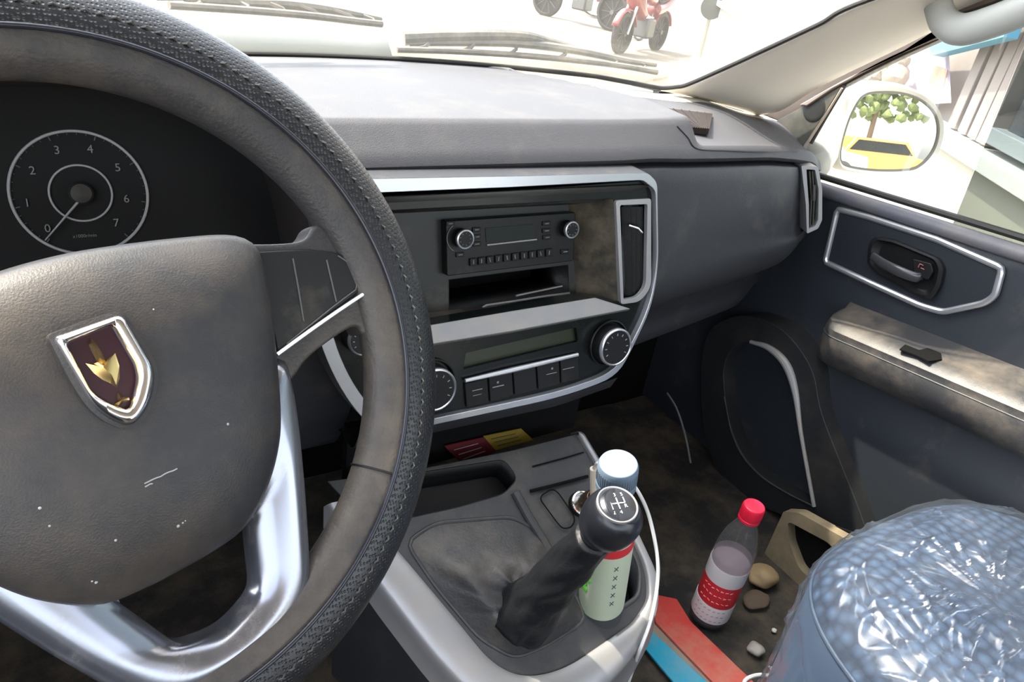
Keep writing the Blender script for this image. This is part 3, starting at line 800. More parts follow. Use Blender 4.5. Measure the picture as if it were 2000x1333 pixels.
# ------------------------------------------------------------------ steering wheel
WC = V((.0107, .3525, -.2294)); _th, _ph, _rho = math.radians(29.85), math.radians(12.09), math.radians(5.5)
WN = V((math.sin(_ph) * math.cos(_th), -math.cos(_th) * math.cos(_ph), math.sin(_th))).normalized()
_x = WN.cross(V((0, 0, 1))).normalized(); _x = _x if _x.x > 0 else -_x
_u = WN.cross(_x); _u = _u if _u.z > 0 else -_u
WX = _x * math.cos(_rho) + _u * math.sin(_rho); WU = -_x * math.sin(_rho) + _u * math.cos(_rho)
def wl(a, b, h=0): return WC + WX * a + WU * b + WN * h
def wp(px, py, h=0): return onp(px, py, WC + WN * h, WN)
def wloc(p): q = p - WC; return q.dot(WX), q.dot(WU), q.dot(WN)

def perf_mat(name, col, rough, scale, strength):
    mt = mat(name, col, rough, dust=(DUST, 14, .68, .08)); nt = mt.node_tree; N = nt.nodes; Lk = nt.links
    tc = N.new('ShaderNodeTexCoord'); vo = N.new('ShaderNodeTexVoronoi'); vo.inputs['Scale'].default_value = scale; vo.inputs['Randomness'].default_value = .25
    Lk.new(tc.outputs['Object'], vo.inputs['Vector'])
    r = N.new('ShaderNodeMapRange'); r.inputs['From Min'].default_value = .15; r.inputs['From Max'].default_value = .45; Lk.new(vo.outputs['Distance'], r.inputs[0])
    b = N.new('ShaderNodeBump'); b.inputs['Strength'].default_value = strength; b.inputs['Distance'].default_value = .0012
    Lk.new(r.outputs[0], b.inputs['Height']); Lk.new(b.outputs[0], N['Principled BSDF'].inputs['Normal'])
    return mt
M_perf = perf_mat('perforated_leather', (.008, .009, .012), .36, 480, .35)
M_rim = mat('rim_leather', (.024, .023, .025), .50, bump=(500, .25), dust=(DUST, 7, .57, .25))
M_hub = mat('hub_plastic', (.016, .017, .021), .46, bump=(1000, .16), dust=((.14, .105, .07), 6.5, .50, .46))
M_wsil = mat('wheel_silver', (.26, .27, .31), .22, metal=.85, dust=(DUST, 22, .64, .55))

wheel = thing('steering_wheel', 'black leather-wrapped steering wheel with a crested hub and silver lower spoke', 'steering wheel', WC)
RIMR = .1750
def ringpath(n=160): return [(math.cos(2*PI*i/n), math.sin(2*PI*i/n)) for i in range(n)]
def rim_surface(prof, seglist=None, n=180):
    rows = []
    for i in range(n):
        c, s = math.cos(2*PI*i/n), math.sin(2*PI*i/n)
        rows.append([wl((RIMR + x) * c, (RIMR + x) * s, y) for x, y in prof])
    return strip(rows, closed_u=True, closed_v=True)
def ell(a, b, t0, t1, n, dx=0): return [(dx + a * math.cos(math.radians(t0 + (t1 - t0) * k / n)), b * math.sin(math.radians(t0 + (t1 - t0) * k / n))) for k in range(n + 1)]
# moulded inner ring, slightly flatter, ends under the leather
link('inner_ring', rim_surface(ell(.0245, .0160, 0, 345, 26)), M_rim, wheel, angle=70)
link('leather_wrap', rim_surface(ell(.0262, .0180, -100, 100, 22) + ell(.0235, .0150, 100, -100, 6)[1:-1]), M_perf, wheel, angle=50)
link('piping', rim_surface([(-.0050 + .0016 * math.cos(a), .0172 + .0016 * math.sin(a)) for a in [2*PI*k/8 for k in range(8)]]), mat('piping_black', (.016, .018, .026), .22), wheel, angle=70)
bm = B()
for i in range(170):
    a0_ = 2*PI*i/170; a1_ = a0_ + .022
    r0 = RIMR + .0060
    tube([wl(r0 * math.cos(a0_), r0 * math.sin(a0_), .0172), wl((r0 + .0006) * math.cos((a0_+a1_)/2), (r0 + .0006) * math.sin((a0_+a1_)/2), .0184), wl(r0 * math.cos(a1_), r0 * math.sin(a1_), .0172)], .0006, 5, bm=bm)
st = link('stitching', bm, mat('thread', (.05, .047, .045), .7), wheel); st['kind'] = 'stuff'
for px, py in [(718, 915)]:
    p = wp(px, py, .0); a, b, _ = wloc(p); aa = math.atan2(b, a)
    pts = [wl((RIMR + x * 1.015) * math.cos(aa), (RIMR + x * 1.015) * math.sin(aa), y * 1.03) for x, y in ell(.0245, .0160, 105, 255, 12)]
    link('seam', tube(pts, .0007, 6), M_black, wheel)
    aa = PI - aa
    pts = [wl((RIMR + x * 1.015) * math.cos(aa), (RIMR + x * 1.015) * math.sin(aa), y * 1.03) for x, y in ell(.0245, .0160, 105, 255, 12)]
    link('seam', tube(pts, .0007, 6), M_black, wheel)
# hub cover
half = [(.0, .0665), (.0217, .0655), (.0572, .0612), (.0850, .0560), (.0965, .0490), (.0988, .0400), (.0955, .0180), (.0905, -.0040), (.0790, -.0439), (.0700, -.0640), (.0560, -.0820), (.0372, -.0960), (.0180, -.0995), (.0, -.1000)]
ho = half + [(-a, b) for a, b in half[-2:0:-1]]
ho2 = catmull([(a, b, 0) for a, b in ho], 5, closed=True)
ho2 = resample(ho2, 120)
cxy = V((0, -.012, 0))
rows = []
for f, h in [(1.0, -.018), (1.004, .004), (.995, .011), (.975, .0165), (.94, .0205), (.88, .0240), (.78, .0280), (.65, .0315), (.5, .0340), (.34, .0358), (.18, .0366), (.06, .0369)]:
    rows.append([wl(*(cxy + (p - cxy) * f).xy, h) for p in ho2])
bm = strip(rows, closed_v=True, caps=True)
hub = link('hub_cover', bm, M_hub, wheel, angle=60)
def hubh(a, b):                                        # height of the domed hub at a local point
    q = V((a, b, 0)) - cxy; best = 1
    an = math.atan2(q.y, q.x)
    j = min(range(120), key=lambda k: abs((math.atan2((ho2[k] - cxy).y, (ho2[k] - cxy).x) - an + PI) % (2*PI) - PI))
    f = q.length / (ho2[j] - cxy).length
    T = [(.0, .0369), (.06, .0369), (.18, .0366), (.34, .0358), (.5, .0340), (.65, .0315), (.78, .0280), (.88, .0240), (.94, .0205), (1.0, .0165)]
    return lerp_tab(T, f)
# crest: rim, wine-red field, gold shield-and-dagger device
E0 = .0392
def ep(px, py, h=0): return wp(px, py, E0 + h)
sh_out = [(103, 664), (108, 658), (228, 616), (240, 619), (296, 715), (300, 742), (290, 790), (262, 828), (240, 832), (205, 815), (176, 790)]
sh_in = [(128, 672), (216, 636), (262, 714), (266, 740), (256, 784), (248, 800), (222, 793), (180, 768), (160, 735), (140, 692)]
so_ = rounded([ep(x, y) for x, y in sh_out], [.001, .001, .002, .001, .003, .004, .008, .006, .006, .006, .006])
si_ = rounded([ep(x, y) for x, y in sh_in], [.001, .001, .003, .003, .003, .001, .003, .003, .003, .003])
N_ = 90
so_ = resample(so_, N_); si_ = resample(si_, N_)
def align(A, Bx):
    c = sum(Bx, V()) / len(Bx); j = min(range(len(Bx)), key=lambda k: ((Bx[k] - c).normalized() - (A[0] - c).normalized()).length); return Bx[j:] + Bx[:j]
si_ = align(so_, si_)
rows = [[p - WN * .004 for p in so_], [p + WN * .0018 for p in so_], [p.lerp(q, .2) + WN * .0042 for p, q in zip(so_, si_)], [p.lerp(q, .5) + WN * .0050 for p, q in zip(so_, si_)], [p.lerp(q, .8) + WN * .0042 for p, q in zip(so_, si_)], [q + WN * .0026 for q in si_], [q - WN * .001 for q in si_]]
em = link('crest_frame', strip(rows, closed_v=True), mat('crest_chrome', (.74, .74, .78), .14, metal=1), hub, angle=50)
em['label'] = 'chrome shield-shaped frame'
rim_o = [p + (p - (sum(so_, V()) / N_)).normalized() * .0022 for p in so_]
rows = [[p - WN * .006 for p in rim_o], [p + WN * .0006 for p in rim_o], [p + WN * .0012 for p in so_], [p - WN * .002 for p in so_]]
link('crest_seat', strip(rows, closed_v=True), M_hub, hub, angle=50)
link('crest_field', plate(si_, WN, .003), mat('wine_enamel', (.030, .003, .010), .3), hub)
M_gold = mat('gold', (.72, .52, .22), .25, metal=1)
bm = B()
def gem(pts, ridge, h=.0026):
    """faceted relief: outline rising to a ridge line"""
    P = [ep(x, y, .0004) for x, y in pts]; c = [ep(x, y, h) for x, y in ridge]
    vs = [bm.verts.new(p) for p in P]; cs = [bm.verts.new(p) for p in c]
    def near(p): return min(cs, key=lambda v: (v.co - p).length)
    for i in range(len(vs)):
        a, b = vs[i], vs[(i+1) % len(vs)]; na, nb = near(a.co), near(b.co)
        if na is nb: bm.faces.new((a, b, na))
        else:
            bm.faces.new((a, b, nb)); bm.faces.new((a, nb, na))
    b_ = [bm.verts.new(p - WN * .001) for p in P]
    for i in range(len(vs)): bm.faces.new((vs[i], b_[i], b_[(i+1) % len(vs)], vs[(i+1) % len(vs)]))
gem([(167, 710), (183, 711), (199, 704), (205, 708), (209, 703), (225, 690), (233, 715), (234, 740), (228, 758), (217, 750), (200, 742), (184, 730)], [(202, 718), (218, 732), (227, 752)], .0030)
gem([(176, 660), (185, 667), (193, 679), (200, 691), (207, 706), (210, 716), (195, 717), (187, 702), (179, 687), (173, 674)], [(180, 671), (191, 690), (201, 709)], .0034)
gem([(229, 765), (236, 768), (241, 776), (252, 777), (253, 782), (242, 787), (231, 793), (223, 790), (230, 782), (228, 774)], [(234, 773), (238, 782)], .0032)
bmesh.ops.recalc_face_normals(bm, faces=bm.faces[:])
link('crest_device', bm, M_gold, hub, angle=20)
# scuffs left on the hub skin
bm = B()
def on_hub(px, py, up_=.0):
    p = wp(px, py, .03)
    for _ in range(6):
        a, b, h = wloc(p); p = wp(px, py, hubh(a, b))
    return p + WN * up_
tube([on_hub(282 + i * 8, 944 - i * 3.6 + rr.random() * 2, .0001) for i in range(9)], .00035, 5, bm=bm)
tube([on_hub(283 + i * 5, 950 - i * 2.6 + rr.random() * 3, .0001) for i in range(4)], .0004, 5, bm=bm)
for x, y, r_ in [(348, 1028, .0010), (357, 1022, .0006), (188, 1138, .0009), (78, 993, .0009), (97, 1028, .0007), (445, 829, .0009), (226, 1056, .0008), (300, 605, .0006), (180, 1136, .0006), (362, 1018, .0005)]:
    lathe(on_hub(x, y, -.0004), WN, [(r_, 0), (r_ * .7, .0006), (0, .0008)], 8, bm=bm)
sc = link('scuff_marks', bm, mat('scuff', (.34, .33, .33), .7), hub); sc['kind'] = 'stuff'

# side spokes
def wpl(pts, h): return [wloc(wp(x, y, h)) for x, y in pts]
def mirrored(L_): return [wl(-a, b, h) for a, b, h in L_][::-1]
# spoke body: lofted slab from hub to rim
sp_px = [(480, 476), (520, 477), (585, 474), (603, 462), (612, 440), (650, 430), (740, 560), (735, 640), (712, 660), (700, 632), (660, 655), (600, 700), (572, 745), (540, 760), (520, 600)]
L_ = wpl(sp_px, .004)
for pts in ([wl(*q) for q in L_], mirrored(L_)):
    link('side_spoke', plate(rounded(pts, .010), WN, .020), M_rim, wheel, bevel=.005, seg=4)
bl_px = [(508, 492), (600, 487), (660, 493), (694, 512), (710, 540), (708, 566), (600, 646), (543, 690), (525, 600)]
L_ = wpl(bl_px, .0065)
M_sw = mat('switch_blank', (.009, .010, .011), .42, spec=.3, dust=(DUST, 15, .7, .2))
for k, pts in enumerate(([wl(*q) for q in L_], mirrored(L_))):
    sb = link('switch_blank', plate(rounded(pts, [0, .004, .008, .008, .008, .004, .004, .002, 0]), WN, .008), M_sw, wheel, bevel=.0012)
    if k == 0:
        bm = B()
        for seq in ([(572, 505), (582, 560), (593, 628)], [(638, 508), (650, 560), (657, 590)], [(660, 500), (685, 516), (699, 545), (695, 566), (650, 600), (560, 672)]):
            tube([wp(x, y, .0068) for x, y in seq], .0005, 5, bm=bm)
        link('panel_seams', bm, mat('seam_grey', (.09, .09, .09), .4), sb)
L_ = wpl([(541, 693), (600, 650), (660, 608), (714, 572)], .0075)
for pts in ([wl(*q) for q in L_], mirrored(L_)):
    link('bright_edge', tube(catmull(pts, 6), .0013, 8), M_silver, wheel)
# lower silver spoke with its window
ROT = math.radians(4.8)
def lw(a, b, h): return wl(a * math.cos(ROT) - b * math.sin(ROT), a * math.sin(ROT) + b * math.cos(ROT), h)
LH = .010
def sym(px_pts, h):
    out = []
    for x, y in px_pts:
        a, b, _ = wloc(wp(x, y, h)); out.append((a * math.cos(ROT) + b * math.sin(ROT), -a * math.sin(ROT) + b * math.cos(ROT)))
    return out
lo_half = sym([(565, 690), (580, 750), (593, 830), (604, 950), (611, 1060), (615, 1138), (590, 1195), (520, 1272), (450, 1328)], LH)
lo_half = [q for q in lo_half if q[0] > .004] + [(0, lo_half[-1][1] - .002)]
lo = lo_half + [(-a, b) for a, b in lo_half[-2::-1]]
hi_half = sym([(500, 1010), (503, 1045), (515, 1163), (480, 1208), (420, 1250)], LH)
hi_half = [q for q in hi_half if q[0] > .004] + [(0, hi_half[-1][1] - .002)]
hi_ = hi_half + [(-a, b) for a, b in hi_half[-2::-1]]
nl, nh = len(lo), len(hi_)
lo3 = rounded([lw(a, b, LH) for a, b in lo], .010, 4); hi3 = rounded([lw(a, b, LH) for a, b in hi_], .006, 4)
N_ = 110
lo3 = resample(lo3, N_); hi3 = align(lo3, resample(hi3, N_))
rows = [[p - WN * .016 for p in lo3], [p - WN * .006 for p in lo3], [p.lerp(q, .07) - WN * .001 for p, q in zip(lo3, hi3)], [p.lerp(q, .30) + WN * .001 for p, q in zip(lo3, hi3)], [p.lerp(q, .55) + WN * .0005 for p, q in zip(lo3, hi3)],
        [p.lerp(q, .80) - WN * .003 for p, q in zip(lo3, hi3)], [q - WN * .009 for q in hi3], [q - WN * .022 for q in hi3]]
link('lower_spoke', strip(rows, closed_v=True), M_wsil, wheel, angle=60)
# steering column shroud
col = thing('column_shroud', 'dark plastic shroud round the steering column behind the wheel', 'steering column', wl(0, 0, -.2))
rows = []
for h, s in [(-.030, .85), (-.035, 1.0), (-.10, 1.06), (-.20, 1.10), (-.30, 1.15)]:
    rows.append([wl(.058 * s * math.copysign(abs(math.cos(t)) ** .6, math.cos(t)), -.012 + .052 * s * math.copysign(abs(math.sin(t)) ** .6, math.sin(t)), h) for t in [2*PI*k/40 for k in range(40)]])
link('shroud', strip(rows, closed_v=True, caps=True), M_black, col, angle=50)

# ------------------------------------------------------------------ instrument cluster
GN = V((0, -.94, .34)).normalized(); GC = V((.0260, .62, -.2250)); GU = (V((0, 0, 1)) - GN * GN.z).normalized(); GX = V((1, 0, 0))
def gp_(px, py, d=0): return onp(px, py, GC + GN * d, GN)
clu = thing('instrument_cluster', 'dark hooded instrument cluster with a tachometer behind the steering wheel', 'instrument cluster', (-.0, .64, -.34))
def arch(x0, x1, zb, zt, y, n=40, p=.62):
    cx_, hw = (x0 + x1) / 2, (x1 - x0) / 2
    pts = [V((x0, y, zb))]
    for k in range(n + 1):
        t = PI - PI * k / n
        pts.append(V((cx_ + hw * math.copysign(abs(math.cos(t)) ** p, math.cos(t)), y, zb + (zt - zb) * abs(math.sin(t)) ** p)))
    pts.append(V((x1, y, zb)))
    return pts
o1 = arch(-.17, .188, -.335, -.118, .545); i1 = arch(-.158, .176, -.325, -.130, .545)
o2 = [V((p.x, .74, p.z - .004)) for p in o1]; i2 = [V((p.x * .97, .70, p.z - .006)) for p in i1]
mid = [V(((p.x + q.x) / 2, .538, (p.z + q.z) / 2)) for p, q in zip(o1, i1)]
M_hood = mat('hood_brown_black', (.020, .017, .016), .8, spec=.12, bump=(500, .2))
link('hood', strip([o2, o1, mid, i1, i2], closed_v=True), M_hood, clu, angle=40)
pl = rounded([GC + GX * x + GU * z for x, z in [(-.185, -.075), (.148, -.075), (.148, .085), (-.185, .085)]], .02)
face = link('dial_plate', plate(pl, GN, .004), mat('dial_plate', (.014, .014, .014), .7, spec=.15), clu)
M_ringg = mat('dial_ring', (.30, .30, .30), .5, emit=((.8, .8, .85), .02))
def gauge(C_, R_, k):
    for r_, w_ in ((R_, .0011), (R_ * .455, .0008)):
        link('dial_ring', tube([C_ + GX * math.cos(t) * r_ + GU * math.sin(t) * r_ + GN * .001 for t in [2*PI*i/72 for i in range(72)]], w_, 6, closed=True, up=GN), M_ringg, face)
    bm = B()
    for i in range(8 * 5 - 4):
        a_ = math.radians(232 - (284 * i / 35)); L0 = .90 if i % 5 == 0 else .94
        e = GX * math.cos(a_) + GU * math.sin(a_); tube([C_ + e * R_ * L0 + GN * .001, C_ + e * R_ * .965 + GN * .001], .0003 if i % 5 else .0005, 4, bm=bm)
    link('scale_marks', bm, mat('scale_grey', (.10, .10, .10), .6), face)
gc = (gp_(17, 375) + gp_(288, 380)) / 2; gr = (gp_(17, 375) - gp_(288, 380)).length / 2
gauge(gc, gr, 0)
gauge(gc + GX * -.118, gr, 1)
bm = B()
for s_, (x, y) in zip('01234567', [(93, 447), (53, 397), (63, 334), (111, 294), (176, 292), (230, 328), (247, 389), (227, 436)]):
    text(s_, .0085, gp_(x, y, .001), GX, GU, .0003, bm)
text('x1000r/min', .0035, gp_(166, 461, .001), GX, GU, .0003, bm)
link('dial_numbers', bm, mat('dial_numbers', (.22, .22, .22), .6), face)
nd0, nd1 = gp_(165, 380, .005), gp_(88, 470, .004)
link('needle', tube([nd0, nd0.lerp(nd1, .5), nd1], lambda t: .0011 - .0006 * t, 8), mat('needle', (.34, .34, .34), .4), face)
link('needle_hub', lathe(gp_(158, 378, .0), GN, [(.0085, 0), (.0085, .004), (.007, .006), (0, .0065)], 24), mat('needle_hub', (.02, .02, .02), .3), face)

# ------------------------------------------------------------------ passenger door
door = thing('passenger_door', 'dark passenger door panel with a silver-framed handle and padded armrest', 'car door', (1.16, .3, -.90))
DX = 1.150
def dx_(y, z):                                         # inner skin of the door, swelling below the armrest
    return 1.150 - .030 * sstep(-.50, -.66, z)
rows = []
for j in range(41):
    z = -.318 - .585 * j / 40
    rows.append([V((dx_(y, z) + (.012 if j == 0 else 0), y, z + .09 * (.76 - y) * max(0, 1 - j / 10))) for y in [1.02 - 1.42 * i / 60 for i in range(61)]])
M_door = mat('door_navy_black', (.020, .024, .031), .48, bump=(900, .2), dust=(DUST, 8, .68, .2))
link('trim_panel', strip(rows), M_door, door, angle=50)
# waist seal, two ridges along the glass
def belt(dx, dz): return [V((1.155 + dx, y, -.318 + .078 * (.76 - y) + dz)) for y in [.86 - i * .08 for i in range(16)]]
link('waist_seal', tube(belt(.012, .012), .0055, 8), M_rubber, door)
link('waist_pad', tube(belt(-.004, -.006), .012, 12), mat('waist_grey', (.10, .10, .12), .5, dust=(DUST, 8, .6, .3)), door)
# handle surround
hpx = [(1636, 408), (1700, 425), (1830, 468), (1958, 524), (1944, 577), (1925, 592), (1842, 610), (1800, 598), (1700, 553), (1612, 512)]
hx_ = DX - .006
HO = rounded([atx(x, y, hx_) for x, y in hpx], [.006, 0, 0, .006, .006, .008, .008, .01, 0, .006])
cH = sum([atx(x, y, hx_) for x, y in hpx], V()) / len(hpx)
HO = resample(HO, 110)
ff = link('handle_surround', tube(HO, .0052, 10, closed=True), M_silver, door); ff['label'] = 'silver-painted six-sided surround'
link('handle_inset', plate(resample(HO, 60), (-1, 0, 0), .008), mat('inset_navy', (.018, .021, .027), .4), door)
# handle bowl, lever and lock tab
bpx = [(1708, 462), (1745, 468), (1835, 505), (1845, 525), (1838, 560), (1822, 585), (1800, 580), (1715, 535), (1695, 515), (1698, 480)]
BO = resample(rounded([atx(x, y, DX - .012) for x, y in bpx], .006), 60)
cB = sum(BO, V()) / 60
bowl_rows = [[p + V((.004, 0, 0)) for p in BO], [p + V((-.003, 0, 0)) for p in BO], [p.lerp(cB, .10) + V((-.004, 0, 0)) for p in BO], [p.lerp(cB, .16) + V((0, 0, 0)) for p in BO], [p.lerp(cB, .25) + V((.004, 0, 0)) for p in BO]]
bw_ = link('handle_bowl', strip(bowl_rows, closed_v=True, caps=True), M_black, door, angle=50)
lv = [atx(x, y, DX - d_) for x, y, d_ in [(1704, 500, .014), (1725, 515, .022), (1755, 530, .026), (1788, 542, .020), (1800, 540, .012)]]
link('handle_lever', tube(catmull(lv, 6), lambda t: .0070 - .002 * abs(t - .5), 12, prof=[(math.cos(a) * .6, math.sin(a) * 1.25) for a in [2*PI*k/12 for k in range(12)]], up=V((0, 0, 1))), mat('lever_black', (.04, .04, .045), .22), bw_, angle=60)
link('lock_tab', plate(rounded([atx(x, y, DX - .018) for x, y in [(1782, 506), (1818, 515), (1822, 530), (1812, 548), (1786, 535)]], .003), (-1, 0, 0), .006), M_black, bw_, bevel=.001)
bm = B()
P_ = atx(1800, 520, DX - .0187)
for dy, dz, L1 in ((.004, .002, .006), (.0, -.003, .006)):
    tube([P_ + V((0, dy, dz)), P_ + V((0, dy - L1, dz))], .0006, 5, bm=bm)
tube([P_ + V((0, .004, .002)), P_ + V((0, .004, -.004))], .0006, 5, bm=bm)
link('lock_symbol', bm, mat('lock_red', (.45, .10, .10), .5), bw_)
# armrest
def arm_profile(y, k=1.0):
    zt = -.487 + .125 * (.585 - y); o_ = (1 - k)
    X_ = lambda x: 1.15 - (1.15 - x) * k
    Q = [(1.155, zt + .016), (1.120, zt + .004), (1.085, zt + .002), (1.068, zt - .001), (1.060, zt - .010), (1.0615, zt - .022), (1.060, zt - .026), (1.066, zt - .055), (1.080, zt - .078), (1.110, zt - .092), (1.155, zt - .095)]
    return [V((X_(x), y, z)) for x, z in Q]
rows = [arm_profile(.637, .02), arm_profile(.635, .30), arm_profile(.630, .55), arm_profile(.620, .80), arm_profile(.606, .94), arm_profile(.590, 1)] + [arm_profile(.57 - i * .05) for i in range(20)]
M_arm = mat('armrest_grey', (.040, .040, .043), .45, bump=(800, .2), dust=((.42, .34, .25), 9, .56, .35))
arm = link('armrest', strip(rows), M_arm, door, angle=40)
link('armrest_piping', tube(catmull([p[5] for p in rows[1:]], 3), .0013, 6), M_grey, arm)
def on_arm(px, py, up_=0):
    p = atz(px, py, -.47)
    for _ in range(6): p = atz(px, py, -.487 + .125 * (.585 - p.y) + .003 + up_)
    return p
link('switch_recess', plate(rounded([on_arm(x, y, .0016) for x, y in [(1757, 682), (1768, 673), (1795, 684), (1812, 680), (1838, 690), (1840, 702), (1815, 706), (1790, 694)]], .002), (0, 0, 1), .002), M_dark, arm)
# map pocket in the lower door
PX_ = 1.088
pk = [(1450, 668), (1502, 680), (1535, 712), (1555, 765), (1568, 850), (1592, 992), (1540, 965), (1488, 932), (1450, 890), (1428, 840), (1415, 775), (1412, 720), (1424, 685)]
def fx_(x, y, o_=0): return atx(x, y, PX_ + o_)
PO = rounded([fx_(*p) for p in pk], [.01, .02, .02, .02, .02, .004, .01, .03, .03, .03, .03, .02, .02])
blk = [(1380, 640), (1450, 610), (1530, 640), (1590, 720), (1600, 800), (1640, 900), (1680, 1000), (1700, 1060), (1650, 1100), (1600, 1070), (1540, 1010), (1470, 985), (1400, 930), (1370, 830), (1368, 720)]
BO_ = rounded([fx_(*p) for p in blk], .04)
M_pk = mat('pocket_panel', (.013, .014, .016), .6, bump=(900, .2), dust=(DUST, 6, .62, .12))
link('pocket_panel', plate(BO_, (-1, 0, 0), .060, [PO]), M_pk, door, bevel=.006, seg=3)
link('pocket_back', plate([p + V((.050, 0, 0)) for p in PO], (-1, 0, 0), .004), M_dark, door)
rimp = catmull([fx_(x, y, -.003) for x, y in [(1466, 668), (1502, 680), (1535, 712), (1553, 765), (1565, 850), (1590, 990)]], 8)
link('pocket_edge', tube(rimp, lambda t: .0035 + .004 * math.sin(PI * min(1, t * 1.1 + .05)) ** 2, 10), mat('pocket_edge', (.30, .30, .31), .4, dust=(DUST, 9, .5, .5)), door)
rimp = catmull([fx_(x, y, -.002) for x, y in [(1590, 990), (1540, 965), (1488, 932), (1450, 890), (1428, 840), (1415, 775)]], 8)
link('pocket_lip', tube(rimp, .0016, 6), M_grey, door)
# dusty sill scuttle below the pocket
sill = thing('sill_trim', 'tan dusty plastic sill trim with a dark scoop between door pocket and seat', 'sill trim', (1.0, .42, -.90))
M_sill = mat('sill_tan', (.08, .065, .045), .6, dust=((.30, .24, .15), 7, .44, .8))
sx_ = 1.000
S_ = lambda L1, o_=0: [atx(x, y, sx_ + o_) for x, y in L1]
scoop = [(1538, 1018), (1620, 1062), (1640, 1090), (1640, 1180), (1600, 1150), (1560, 1110), (1541, 1060)]
spl = [(1530, 1000), (1560, 1002), (1690, 1075), (1690, 1230), (1600, 1215), (1540, 1170), (1492, 1130), (1489, 1090)]
link('scuttle', plate(rounded(S_(spl), [.002, .005, .01, .01, .01, .01, .004, .004]), (-1, 0, 0), .020, [rounded(S_(scoop), .01)]), M_sill, sill, bevel=.003)
link('scoop', plate([p + V((.018, 0, 0)) for p in S_([(1525, 1000), (1660, 1050), (1680, 1220), (1540, 1150)])], (-1, 0, 0), .003), M_dark, sill)
# thin bright edge of the footwell carpet
ce = link('carpet_edge', tube(catmull([atx(x, y, .80) for x, y in [(1303, 768), (1322, 800), (1338, 850), (1349, 905)]], 6), .0016, 6), M_grey)
tag(ce, 'thin grey edging strip of the dark passenger footwell', 'edging')

# vent at the passenger end of the dash
ve = thing('side_vent', 'narrow silver-framed air vent at the door end of the dashboard', 'air vent', (1.08, .74, -.40))
VX = 1.062
vo_ = [(1565, 324), (1598, 326), (1606, 370), (1606, 430), (1598, 447), (1576, 457), (1574, 400)]
vi_ = [(1575, 331), (1592, 332), (1599, 372), (1598, 430), (1592, 442), (1580, 447), (1580, 400)]
VP_ = aty(1585, 385, .715); VN_ = V((-.50, -.86, .06)).normalized()
v1 = rounded([onp(x, y, VP_, VN_) for x, y in vo_], .003); v2 = rounded([onp(x, y, VP_, VN_) for x, y in vi_], .002)
link('vent_frame', plate(v1, VN_, .03, [v2]), M_silverdull, ve, bevel=.0015)
link('vent_back', plate([p - VN_ * .012 for p in v2], VN_, .003), M_dark, ve)
for k in range(3):
    x = 1581 + k * 5.5
    link('vent_slat', tube([onp(x, 334, VP_ - VN_ * .006, VN_), onp(x + 4, 385, VP_ - VN_ * .006, VN_), onp(x + 1, 444, VP_ - VN_ * .006, VN_)], .0016, 6), mat('slat_olive', (.05, .05, .04), .4), ve)
link('vent_tab', tube([onp(1590, 362, VP_, VN_), onp(1590, 392, VP_, VN_)], .0022, 8), M_grey, ve)

# ------------------------------------------------------------------ windscreen surround, pillar, window frame
gk = [W(-.26 + (1.165) * i / 60, .0) for i in range(57)]
corner = catmull([gk[-1], onglass(1290, 170), onglass(1318, 170), onglass(1345, 163), onglass(1400, 140), onglass(1500, 95), onglass(1600, 48), onglass(1700, 0), onglass(1800, -50), W(1.05, .36), W(1.10, .50)], 8)
corner = catmull([onglass(x, y, -.017) for x, y in [(1270, 169), (1291, 172), (1318, 170), (1345, 164), (1420, 131), (1500, 94), (1600, 47), (1700, -2)]] + [W(1.03, .32, -.016), W(1.09, .47, -.016), W(1.12, .53, -.016)], 8)
struct(link('trim_1', tube([p + V((0, -.005, .003)) for p in gk[:-2]] + corner, .0036, 8), M_rubber))
edgeA = [onglass(x, y, -.012) for x, y in [(1291, 176), (1345, 167), (1420, 134), (1500, 97), (1600, 50), (1700, 1)]] + [W(1.03, .32, -.012), W(1.09, .47, -.012), W(1.12, .53, -.012)]
edgeB = [atx(x, y, 1.135) for x, y in [(1480, 224), (1525, 214), (1580, 180), (1640, 148), (1740, 100), (1850, 46)]]
dirB = (edgeB[-1] - edgeB[-2]).normalized()
edgeB += [V((1.138, edgeB[-1].y - .16, edgeB[-1].z + .11)), V((1.14, .42, .22)), V((1.14, .34, .32))]
A_ = resample(catmull(edgeA, 6), 60, False); B_ = resample(catmull(edgeB, 6), 60, False)
rows = []
for k in range(13):
    f = k / 12; bul = math.sin(PI * f) ** .7 * .030
    rows.append([p.lerp(q, f) + V((-.75, -.45, .25)) * bul for p, q in zip(A_, B_)])
struct(link('trim_2', strip(rows), M_pillar, solid=.004, off=0, angle=60))
# mirrored pillar on the driver's side keeps the light right
LA = [W(-.25 - .0 * k, .55 * k / 12, -.012) for k in range(13)]
LB = [V((-.33, max(.20, p.y - .10), p.z)) for p in LA]
struct(link('trim_3', strip([LA, LB]), M_pillar, solid=.01))
# fascia at the pillar foot, sunlit end of the dash beside the glass
foot = [V((.66, yb(.66) - .002, -.200)), W(.75, -.0), W(.84, -.0), W(.905, .0)]
